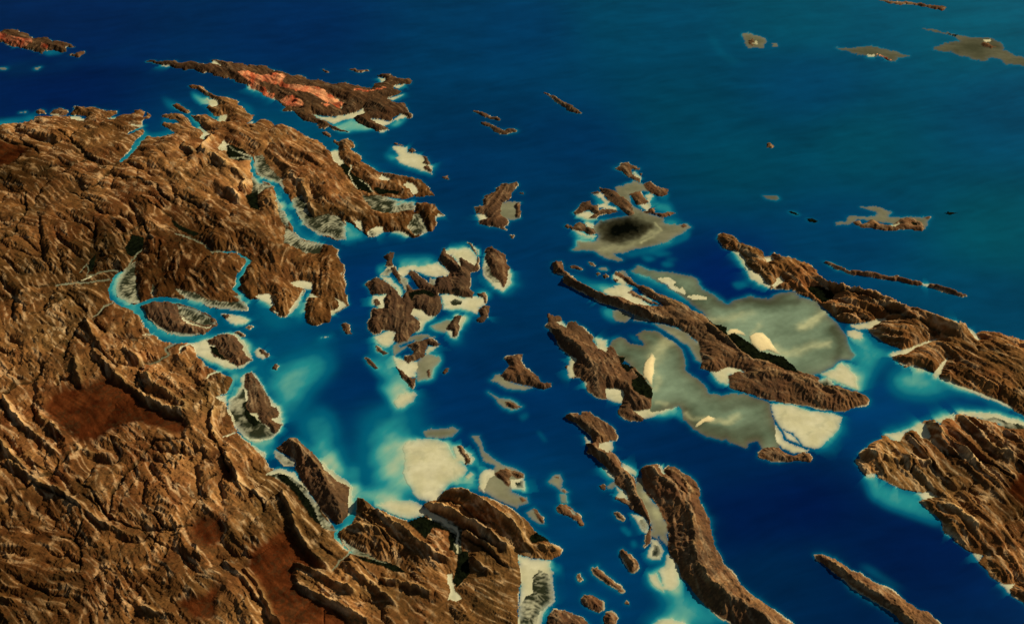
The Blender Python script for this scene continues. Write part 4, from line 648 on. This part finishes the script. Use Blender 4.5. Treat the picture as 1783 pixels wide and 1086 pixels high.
# the black algal lagoon
lag = blur(fill(P('B3 880,460 1000,435 1140,440 1240,470 1262,495 1200,545 1100,585 990,608 920,590 875,560')).astype(np.float32), 2.5)
flc = mixc(flc, lin(58,54,34)[None, None], np.clip(lag+.5*fbm(X/9, Y/9, 341, 3)*(lag > .05), 0, 1))
lag = blur(fill(P('B3 935,480 1040,446 1140,452 1205,480 1180,525 1100,556 1000,585 945,560')).astype(np.float32), 7)
lag = np.clip(lag*1.25+.35*fbm(X/10, Y/10, 343, 3)*(lag > .02)*(lag < .9), 0, 1)
flc = mixc(flc, lin(6,8,4)[None, None], lag)
darkc = mixc(lin(6,8,4)[None, None], lin(22,26,11)[None, None], vnoise(X/4, Y/4, 191))  # mangrove tone, also used for the shade painted as DARK
dunec = mixc(lin(176,168,122)[None, None], lin(244,216,148)[None, None], np.clip(blur(dune.astype(np.float32), 2)*1.9-.55+.3*fbm(X/10, Y/10, 411, 3), 0, 1))
pitc = mixc(lin(196,96,58)[None, None], lin(232,166,112)[None, None], np.clip(.5+1.3*fbm(X/16, Y/30, 201, 3), 0, 1))
pitc = mixc(pitc, lin(120,60,46)[None, None], np.clip(1.4*fbm(X/22+9, Y/22, 211, 3), 0, .8))
pitc = pitc*np.array([.82, .72, .62], np.float32)*np.clip(1+.9*BED+.5*BED2, .4, 1.4)[..., None]
pitc = np.where((OWN == KEY['redleft'])[..., None], pitc*np.array([.62, .55, .6], np.float32), pitc)
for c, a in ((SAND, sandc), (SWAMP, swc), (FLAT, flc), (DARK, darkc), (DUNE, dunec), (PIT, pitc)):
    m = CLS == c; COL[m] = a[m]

# ------------------------------------------------------------------ colour of the water: depth and silt
pts = [(100,30,2,36,84),(100,150,0,30,80),(500,50,0,42,90),(900,50,0,58,100),(1100,30,0,72,104),(1400,30,0,80,105),(1700,50,0,88,112),(800,300,0,50,92),(1000,250,0,52,95),(1200,200,0,68,95),(1400,150,0,68,105),(1300,280,0,68,92),(1500,250,0,75,98),(1750,200,0,72,105),(1750,400,0,80,98),(1450,420,0,62,100),(1700,540,0,66,98),(620,500,0,48,98),(900,500,0,52,95),(850,700,0,48,95),(640,660,0,45,92),(950,900,0,62,105),(1000,1000,0,58,100),(1250,780,0,38,82),(1400,880,0,24,72),(1300,900,0,28,76),(1350,1000,0,40,80),(1600,950,0,28,75),(1280,480,0,32,90),(1550,740,0,60,110),(1150,720,0,46,92),(300,560,0,85,110),(480,340,0,88,112),(480,600,0,75,110)]
acc = np.zeros((NY, NX, 3), np.float32); ww[:] = 0
for (x, y, r, g, b) in pts:
    w = (1/((UU-x)**2+((VV-y)*1.6)**2+2500)**1.6).astype(np.float32); acc += w[..., None]*lin(r, g, b); ww += w
sea = acc/ww[..., None]*np.array([.5, .93, .88], np.float32)
sea *= (1+.22*fbm(X/160, Y/70, 221, 4)+.10*fbm(X/45, Y/20, 231, 3)+.13*fbm((X+Y*.3)/70+2*fbm(X/200, Y/200, 237, 2), (Y-X*.3)/9+3*fbm(X/150, Y/150, 239, 2), 235, 4))[..., None]
shoal = np.zeros((NY, NX), np.float32)
SHOAL = [('D2 560,190 700,100 900,50 1010,90 960,170 880,240 820,330 750,450 640,520 640,430 560,330 520,260 500,200', .55, 9), ('D2 560,190 760,110 960,60 900,200 780,330 680,440 620,400 580,300', .2, 14),
 ('D2 740,560 860,450 940,440 1010,520 1035,680 1065,800 1105,960 1000,900 900,800 800,670', .52, 8), ('D2 860,660 960,700 1030,790 1080,920 960,850 880,760', .36, 6), ('D2 900,780 980,770 1050,830 1095,930 1000,890', .3, 5), ('D2 1230,520 1400,470 1540,470 1590,580 1480,680 1470,900 1540,1060 1300,960 1200,900 1230,750', .46, 13), ('D4 240,440 420,420 430,880 330,870 230,760', .5, 10), ('D2 1100,460 1400,400 1650,440 1700,560 1480,660 1460,1000 1130,1000 1090,700', .14, 16), ('D4 310,480 400,440 400,760 470,840 420,850 340,760', .3, 8),
 ('D4 100,790 250,790 400,850 330,875 220,905 105,860', .78, 6), ('D4 220,80 400,60 480,110 330,220 280,150', .75, 5), ('C3 140,880 330,870 380,970 470,1070 340,1100 230,1000', .6, 6), ('C3 180,740 330,790 330,880 180,850', .5, 5), ('C5 820,390 940,375 1000,430 1080,470 1000,540 960,620 900,670 890,580 860,530 880,480', .62, 7), ('C5 1085,560 1200,550 1320,605 1430,655 1300,695 1150,705 1080,650', .75, 8), ('C5 880,600 930,600 960,690 930,700', .4, 8),
 ('D8 680,590 760,600 900,665 1050,700 1110,790 1200,870 1210,930 1000,860 820,790 720,730', .58, 6), ('E2 620,665 720,685 860,780 1000,870 900,835 720,745', .22, 5), ('D7 520,770 620,880 740,1000 900,1110 400,1120 400,950 430,880', .55, 8), ('D7 560,900 660,930 800,1060 500,1080', .2, 8), ('C4 210,190 360,250 500,260 570,235 430,310 360,290 280,240', .8, 5), ('C4 600,160 760,190 880,270 1000,340 1060,400 960,370 800,280 680,230', .42, 4), ('C4 410,420 490,410 520,520 440,480', .55, 4),
 ('C4 690,70 750,65 810,85 740,100', .42, 2), ('C4 740,35 850,30 930,45 820,65', .36, 3), ('C4 820,110 880,105 940,125 870,138', .42, 2), ('C4 850,80 930,75 960,90 890,96', .3, 3), ('C4 1310,250 1400,240 1440,270 1360,292', .34, 3), ('C4 1180,290 1270,370 1310,410 1240,360', .4, 4), ('C4 1340,60 1420,100 1450,200 1400,160', .5, 4), ('C4 590,590 650,620 700,660 640,640', .45, 3), ('C4 380,600 480,630 560,610 500,640', .5, 3),
 ('B3 715,545 850,580 870,600 720,630', .72, 4), ('B3 870,440 960,425 900,470', .4, 3), ('B3 840,270 900,300 940,330 880,350 850,300', .5, 4), ('B3 1240,320 1370,330 1400,400 1280,390', .6, 4), ('B3 1320,440 1400,435 1470,465 1340,490', .6, 4), ('B3 1040,690 1240,640 1450,560 1510,510 1490,570 1300,650 1100,695', .6, 4), ('B3 1280,290 1370,270 1340,310', .5, 3), ('B3 40,920 110,930 140,980 60,1000', .4, 4),
 ('A2 550,870 690,815 800,860 860,890 780,900 600,915', .8, 3), ('A2 920,880 980,832 1075,812 1000,870', .75, 3), ('A2 380,840 460,880 540,915 600,920 480,895', .4, 3), ('A1 -400,840 0,828 150,815 240,785 245,835 0,868 -400,890', .55, 4), ('A1 1100,660 1200,700 1250,720 1180,765', .35, 4), ('A1 1310,630 1380,655 1440,710 1400,725 1330,680', .7, 3), ('A1 1280,780 1340,800 1400,880 1440,930 1390,940', .45, 3), ('A1 280,350 370,345 440,360 330,378', .5, 3), ('A1 1120,810 1230,840 1120,850', .4, 3), ('A1 1000,930 1180,900 1180,930 1080,950', .45, 3), ('A1 1640,690 1740,740 1740,830 1680,760', .3, 4), ('A1 1430,790 1500,800 1520,840 1440,810', .4, 3), ('A1 930,860 1000,860 980,900 900,930', .4, 3),
 ('A1 0,450 250,440 700,390 950,300 950,340 700,430 250,500 0,510', .13, 8), ('C2 550,475 660,530 720,600 800,610 880,560 850,650 700,680 600,600', .42, 7), ('C2 870,520 910,440 930,420 920,520 890,640 850,600', .45, 4), ('C2 500,740 560,790 540,860 510,800', .5, 4), ('B2 620,600 700,640 770,700 770,735 650,740', .65, 4), ('B2 900,160 940,140 985,170 960,198', .5, 3), ('B2 690,110 760,190 860,260 950,290 860,270 760,210', .45, 3), ('B2 1000,200 1150,265 1240,290 1230,300 1080,250', .4, 2), ('C3 340,190 600,180 660,230 540,250 380,260', .62, 5), ('C3 700,130 830,90 860,130 700,150', .72, 4), ('C3 880,420 1000,410 1020,460 970,480', .35, 4), ('C3 560,650 700,600 780,560 900,590 860,640 700,700 560,700', .42, 4), ('C3 220,250 290,230 270,310 220,300', .5, 3), ('C3 540,840 670,830 670,920 610,1040 500,1060', .5, 4), ('C3 880,300 930,330 890,400', .25, 5),
 ('D4 700,430 760,500 780,600 740,560 700,490', .5, 3), ('D4 740,740 900,690 920,800 760,790', .62, 4), ('D4 890,600 960,620 930,680', .4, 3), ('D4 1190,290 1260,262 1270,300 1220,335', .22, 2), ('D4 1310,390 1350,400 1400,470 1370,472', .25, 2), ('D4 1470,830 1520,820 1550,900 1490,890', .4, 3), ('D5 1340,420 1380,418 1420,465 1400,482 1360,450', .42, 2), ('D5 1410,520 1440,505 1462,550 1430,567', .3, 2), ('D5 900,670 940,670 930,740 905,720', .3, 3), ('D5 1180,-5 1300,60 1290,100 1200,40', .5, 4), ('D5 1240,90 1330,120 1270,170', .35, 4), ('D5 1540,720 1600,700 1640,880 1560,810', .4, 3), ('D5 1740,620 1790,780 1760,880 1700,880', .5, 4), ('D5 780,640 880,640 900,720 820,700', .55, 3), ('D5 800,1000 900,960 860,1020 830,1090', .5, 4), ('D3 820,0 900,0 900,300 840,380 740,500 850,600', .3, 4), ('D6 640,180 800,130 890,115 905,210 860,180', .5, 3), ('C5 640,990 690,975 800,860 815,880 720,980', .35, 4), ('D8 850,300 1000,250 1200,170 1400,135 1777,200 1777,180 1400,115 1150,160', .4, 4),
 ('A3 1380,210 1460,260 1500,350 1560,390 1640,430 1560,450 1480,400 1400,300', .14, 4), ('A3 700,350 900,450 1000,600 1300,750 1600,860 1500,880 1100,720 800,520', .06, 12), ('A4 330,250 560,280 520,400 400,420', .1, 9), ('D2 390,130 560,120 640,200 500,170', .2, 6), ('D2 620,640 760,640 860,720 960,860 800,700', .4, 4), ('D2 420,660 600,640 600,720 540,800 480,720', .5, 5), ('C1 1410,735 1480,770 1640,810 1777,760 1777,800 1620,880 1560,960 1600,860', .42, 4), ('C1 760,130 840,130 800,330 930,370 770,330', .3, 5)]
jw = np.clip(np.rint(np.arange(NY)[:, None]+(7*fbm(X/45, Y/45, 371, 4)+2.5*fbm(X/12, Y/12, 375, 2))/STEP).astype(int), 0, NY-1); iw = np.clip(np.rint(np.arange(NX)[None]+(9*fbm(X/45+50, Y/45, 381, 4)+2.5*fbm(X/12, Y/12, 385, 2))/STEP).astype(int), 0, NX-1)
for t, s, r in SHOAL:
    big_ = r >= 7
    m_ = fill(P(t)).astype(np.float32)
    if big_: m_ = blur(m_, 3)[jw, iw]
    shoal = shoal+blur(m_*s, r*(1.35 if big_ else 1))*(1-.55*np.clip(shoal, 0, 1))
for t, w, a_ in (('B1 1000,215 905,330 800,430', 60, .4), ('B1 1735,372 1750,490 1790,530 | B2 60,300 140,360 200,470 250,590 330,700 430,760', 90, .42), ('C2 270,150 535,215 450,370 428,410 515,490', 70, .55), ('C1 840,135 768,250 850,350 970,430 1060,540 1220,600 1420,575', 110, .45), ('C1 930,370 1100,315 1270,335 1440,400', 80, .38), ('D3 865,150 865,250 800,400 735,490 840,590', 80, .5), ('D2 310,220 280,330', 60, .5), ('D2 360,640 500,690 560,660', 60, .4)):
    sl, d = line_field(P(t), 60, w/1.6/3.949*2 if False else w/3.949); shoal[sl] += a_*np.exp(-d*d)*(1-shoal[sl])
near, dl = nearest(land, 64)
cl = CLS.ravel()[np.maximum(near, 0)]
rocky = np.isin(cl, [ROCK, DARK, FLAT]); fr_ = FR.ravel()[np.maximum(near, 0)]
hv_ = np.clip(1+1.3*fbm(X/40, Y/40, 431, 3), .35, 2)
halo = np.where(cl == FLAT, np.exp(-dl/4.0)*.55, np.where(fr_ | rocky, np.exp(-dl/(2.2*hv_))*.38+np.exp(-dl/(12*hv_))*.06, np.exp(-dl/(6.0*hv_))*.78+np.exp(-dl/18)*.16))
halo *= np.clip(.75+.7*fbm(X/50, Y/50, 241, 3), .25, 1.3)
shoal = np.clip(shoal+halo*(1-np.clip(shoal, 0, 1)*.6), 0, 1)*(1+.10*fbm(X/20, Y/20, 251, 3)+.16*fbm((X+Y)/60, (Y-X)/22, 255, 4))
shoal = np.clip(shoal, 0, 1)
stops = [(.0, None), (.35, lin(2,92,116)), (.6, lin(34,138,138)), (.8, lin(106,172,146)), (1.0, lin(176,190,146))]
WC = sea.copy()
prev = sea; p0 = 0.0
for s, c in stops[1:]:
    t = np.clip((shoal-p0)/(s-p0), 0, 1); t = t*t*(3-2*t) if p0 == 0 else t
    WC = np.where((shoal > p0)[..., None], mixc(prev if p0 == 0 else np.broadcast_to(prev, WC.shape), np.broadcast_to(c, WC.shape), t), WC)
    prev = c; p0 = s
# wet edges: flats pick up the colour of the water that covers them; cells below the waterline take their neighbour's
lam_ = np.where(np.isin(OWN, [KEY['bigbank'], KEY['tip']]), 4.0, np.where(OWN == KEY['westflat'], 1.5, 2.6)).astype(np.float32)
wet = np.exp(-dw/lam_)*.85*np.isin(CLS, [SAND, FLAT, SWAMP])*(~FR)
COL = mixc(COL, WC.reshape(-1, 3)[np.maximum(nw, 0)], wet.astype(np.float32))
off = ~land & (dl < 8)
flatnear = off & np.isin(cl, [SAND, FLAT, SWAMP, DUNE]) & ~fr_
COL[off] = COL.reshape(-1, 3)[near[off]]; COL[flatnear] = WC[flatnear]; Z[flatnear] = -.12
K_GROUND = np.array([.93, .93, .93], np.float32); K_SEA = K_GROUND
COL *= K_GROUND; WC *= K_SEA

# ------------------------------------------------------------------ materials
def material(name, noise_scale, noise_amt, bump, rough, spec, bump_scale=None):
    m = bpy.data.materials.new(name); m.use_nodes = True
    nt = m.node_tree; N = nt.nodes; L = nt.links; b = N['Principled BSDF']
    at = N.new('ShaderNodeAttribute'); at.attribute_name = 'ground'
    co = N.new('ShaderNodeNewGeometry')
    nz = N.new('ShaderNodeTexNoise'); nz.inputs['Scale'].default_value = noise_scale; nz.inputs['Detail'].default_value = 5
    L.new(co.outputs['Position'], nz.inputs['Vector'])
    mr = N.new('ShaderNodeMapRange'); mr.inputs['To Min'].default_value = 1-noise_amt; mr.inputs['To Max'].default_value = 1+noise_amt
    mr.inputs['From Min'].default_value = .25; mr.inputs['From Max'].default_value = .75
    L.new(nz.outputs['Fac'], mr.inputs['Value'])
    vm = N.new('ShaderNodeVectorMath'); vm.operation = 'SCALE'
    L.new(at.outputs['Color'], vm.inputs[0]); L.new(mr.outputs[0], vm.inputs['Scale']); L.new(vm.outputs[0], b.inputs['Base Color'])
    b.inputs['Roughness'].default_value = rough; b.inputs['Specular IOR Level'].default_value = spec
    if bump:
        n2 = N.new('ShaderNodeTexNoise'); n2.inputs['Scale'].default_value = bump_scale or noise_scale; n2.inputs['Detail'].default_value = 6
        L.new(co.outputs['Position'], n2.inputs['Vector'])
        bp = N.new('ShaderNodeBump'); bp.inputs['Strength'].default_value = bump; bp.inputs['Distance'].default_value = 1.0
        L.new(n2.outputs['Fac'], bp.inputs['Height']); L.new(bp.outputs[0], b.inputs['Normal'])
    return m
MAT = {ROCK: material('sandstone', .3, .25, .6, .95, .0, .5), SAND: material('wet_sand', .12, .08, .0, .9, .0), SWAMP: material('mangrove_mud', .3, .2, .3, .95, .0),
       FLAT: material('tidal_mud', .1, .1, .0, .95, .0), DARK: material('mangrove_and_shade', .6, .4, .6, .95, .0), DUNE: material('dry_sand', .2, .08, .2, .95, .0), PIT: material('mined_earth', .3, .3, .6, .95, .0)}
SEAMAT = material('sea_water', .03, .05, .0, .15, .02)

# ------------------------------------------------------------------ meshes
hx, hy = grad_world(Z)
NRM = np.stack([-hx, -hy, np.ones_like(hx)], -1); NRM /= np.linalg.norm(NRM, axis=-1, keepdims=True)
def grid_mesh(name, quads, z, col, mat, origin=(0, 0, 0), normals=True):
    """quads: (n,4) flat grid indices"""
    u, inv = np.unique(quads, return_inverse=True)
    inv = inv.reshape(-1).astype(np.int32)
    me = bpy.data.meshes.new(name)
    co = np.stack([X.ravel()[u]-origin[0], Y.ravel()[u]-origin[1], z.ravel()[u]-origin[2]], -1).astype(np.float32)
    n = len(quads)
    me.vertices.add(len(u)); me.loops.add(n*4); me.polygons.add(n)
    me.vertices.foreach_set('co', co.ravel()); me.loops.foreach_set('vertex_index', inv)
    me.polygons.foreach_set('loop_start', np.arange(0, n*4, 4, dtype=np.int32)); me.polygons.foreach_set('loop_total', np.full(n, 4, np.int32))
    me.polygons.foreach_set('use_smooth', np.ones(n, bool))
    me.update(calc_edges=True)
    a = me.attributes.new('ground', 'FLOAT_COLOR', 'POINT')
    c4 = np.ones((len(u), 4), np.float32); c4[:, :3] = col.reshape(-1, 3)[u]; a.data.foreach_set('color', c4.ravel())
    if normals: me.normals_split_custom_set_from_vertices(NRM.reshape(-1, 3)[u].tolist())
    me.materials.append(mat)
    return me
A = np.arange(NY*NX).reshape(NY, NX)
quad = np.stack([A[1:, :-1], A[1:, 1:], A[:-1, 1:], A[:-1, :-1]], -1)
cc = np.stack([CLS[1:, :-1], CLS[1:, 1:], CLS[:-1, 1:], CLS[:-1, :-1]], -1)
oo = np.stack([OWN[1:, :-1], OWN[1:, 1:], OWN[:-1, 1:], OWN[:-1, :-1]], -1)
pick = np.argmax(cc > 0, -1)[..., None]
qc = np.take_along_axis(cc, pick, -1)[..., 0]; qo = np.take_along_axis(oo, pick, -1)[..., 0]
qf, qcf, qof = quad.reshape(-1, 4), qc.ravel(), qo.ravel()
def link(o, parent=None):
    scene.collection.objects.link(o)
    if parent: o.parent = parent
    return o
NQX = NX-1
COMP = np.full(qcf.shape, -1, np.int32); SIZE = []
QK = np.where(qcf > 0, qof.astype(np.int32)*64+np.where(qcf == SAND, np.where(FR.ravel()[qf[:, 0]], 20, 2), qcf), -1)
Q2 = QK.reshape(NY-1, NQX)
def components(q2):
    """label equal neighbouring quads by spreading the smallest index"""
    lab = np.where(q2 >= 0, np.arange(q2.size).reshape(q2.shape), -1)
    hs = (q2[:, 1:] == q2[:, :-1]) & (q2[:, 1:] >= 0); vs_ = (q2[1:] == q2[:-1]) & (q2[1:] >= 0)
    e = np.concatenate([np.stack([lab[:, :-1][hs], lab[:, 1:][hs]], 1), np.stack([lab[:-1][vs_], lab[1:][vs_]], 1)])
    par = np.arange(q2.size)
    while True:
        pa, pb = par[e[:, 0]], par[e[:, 1]]
        lo, hi = np.minimum(pa, pb), np.maximum(pa, pb)
        d = lo != hi
        if not d.any(): break
        np.minimum.at(par, hi[d], lo[d])
        while True:
            nxt = par[par]
            if (nxt == par).all(): break
            par = nxt
        e = e[d]
    return par
par = components(Q2)
for k, t in enumerate(THINGS):
    w = np.nonzero((qof == k) & (qcf > 0))[0]
    if not len(w): continue
    ids, inv_, cnt = np.unique(par[w], return_inverse=True, return_counts=True)
    cls_of = qcf[ids]; fr_of = QK[ids] % 64 == 20
    score = cnt*np.where(cls_of == ROCK, 4.0, np.where(fr_of, .2, 1.0))
    body = int(np.argmax(score))
    least = 150 if t['kind'] else 5
    order = [body]+[int(i) for i in np.argsort(-cnt) if i != body and cnt[i] >= least][:90]
    small_ = ~np.isin(np.arange(len(ids)), order)
    # specks join the part they touch; a speck that touches nothing is left out
    where_ = {int(q_): n_ for n_, q_ in enumerate(w)}
    for _ in range(3):
        for n_ in np.nonzero(small_[inv_])[0]:
            q_ = int(w[n_])
            for nb in (q_-1, q_+1, q_-NQX, q_+NQX):
                m_ = where_.get(nb)
                if m_ is not None and not small_[inv_[m_]]: inv_[n_] = inv_[m_]; break
    base = qf[w][:, 0]
    org = (float(X.ravel()[base].mean()), float(Y.ravel()[base].mean()), 0.0) if not t['kind'] else (0, 0, 0)
    root = None
    for ci in order:
        c = int(cls_of[ci])
        sel = inv_ == ci
        nm = t['name'] if root is None else ('rocky_hill' if c == ROCK else 'beach' if fr_of[ci] else PARTNAME[c])
        o = bpy.data.objects.new(nm, grid_mesh(nm, qf[w[sel]], Z, COL, MAT[c], org))
        if root is None:
            root = link(o); o.location = org
            o['label'] = t['label']
            if t['cat']: o['category'] = t['cat']
            if t['group']: o['group'] = t['group']
            if t['kind']: o['kind'] = t['kind']
        else: link(o, root)
# the sea: one sheet with its colours, running on to the horizon
JS = list(range(0, NY, 2)); IS = list(range(0, NX, 2))
if JS[-1] != NY-1: JS.append(NY-1)
if IS[-1] != NX-1: IS.append(NX-1)
sub = A[np.ix_(JS, IS)]
sq = np.stack([sub[1:, :-1], sub[1:, 1:], sub[:-1, 1:], sub[:-1, :-1]], -1).reshape(-1, 4)
# leave the sea out where land lies all around (nothing of it could be seen)
from_land = blur(land.astype(np.float32), 6) > .999
sq = sq[~from_land.ravel()[sq].all(1)]
wme = grid_mesh('sea_water', sq, np.zeros_like(Z), WC, SEAMAT, normals=False)
water = link(bpy.data.objects.new('water', wme)); water['kind'] = 'structure'; water['label'] = 'blue and turquoise sea between the islands'
ring = np.concatenate([sub[0, :], sub[1:, -1], sub[-1, -2::-1], sub[-2:0:-1, 0]])
cx, cy = 0.0, float(Y.mean()); rx, ry = X.ravel()[ring], Y.ravel()[ring]
n = len(ring); dxy = np.stack([rx-cx, ry-cy], -1); far = dxy/np.linalg.norm(dxy, axis=1, keepdims=True)*30000+np.array([cx, cy])
vco = np.zeros((2*n, 3), np.float32); vco[:n, 0], vco[:n, 1] = rx, ry; vco[n:, :2] = far
fc = [(i, (i+1) % n, n+(i+1) % n, n+i) for i in range(n)]
me = bpy.data.meshes.new('open_sea'); me.from_pydata(vco.tolist(), [], fc); me.update()
a = me.attributes.new('ground', 'FLOAT_COLOR', 'POINT'); c4 = np.ones((2*n, 4), np.float32); rc = WC.reshape(-1, 3)[ring]; c4[:n, :3] = rc; c4[n:, :3] = rc
a.data.foreach_set('color', c4.ravel()); me.materials.append(SEAMAT)
if me.polygons[0].normal.z < 0: me.flip_normals()
osea = link(bpy.data.objects.new('open_water', me)); osea['kind'] = 'structure'; osea['label'] = 'open blue sea running on to the horizon'
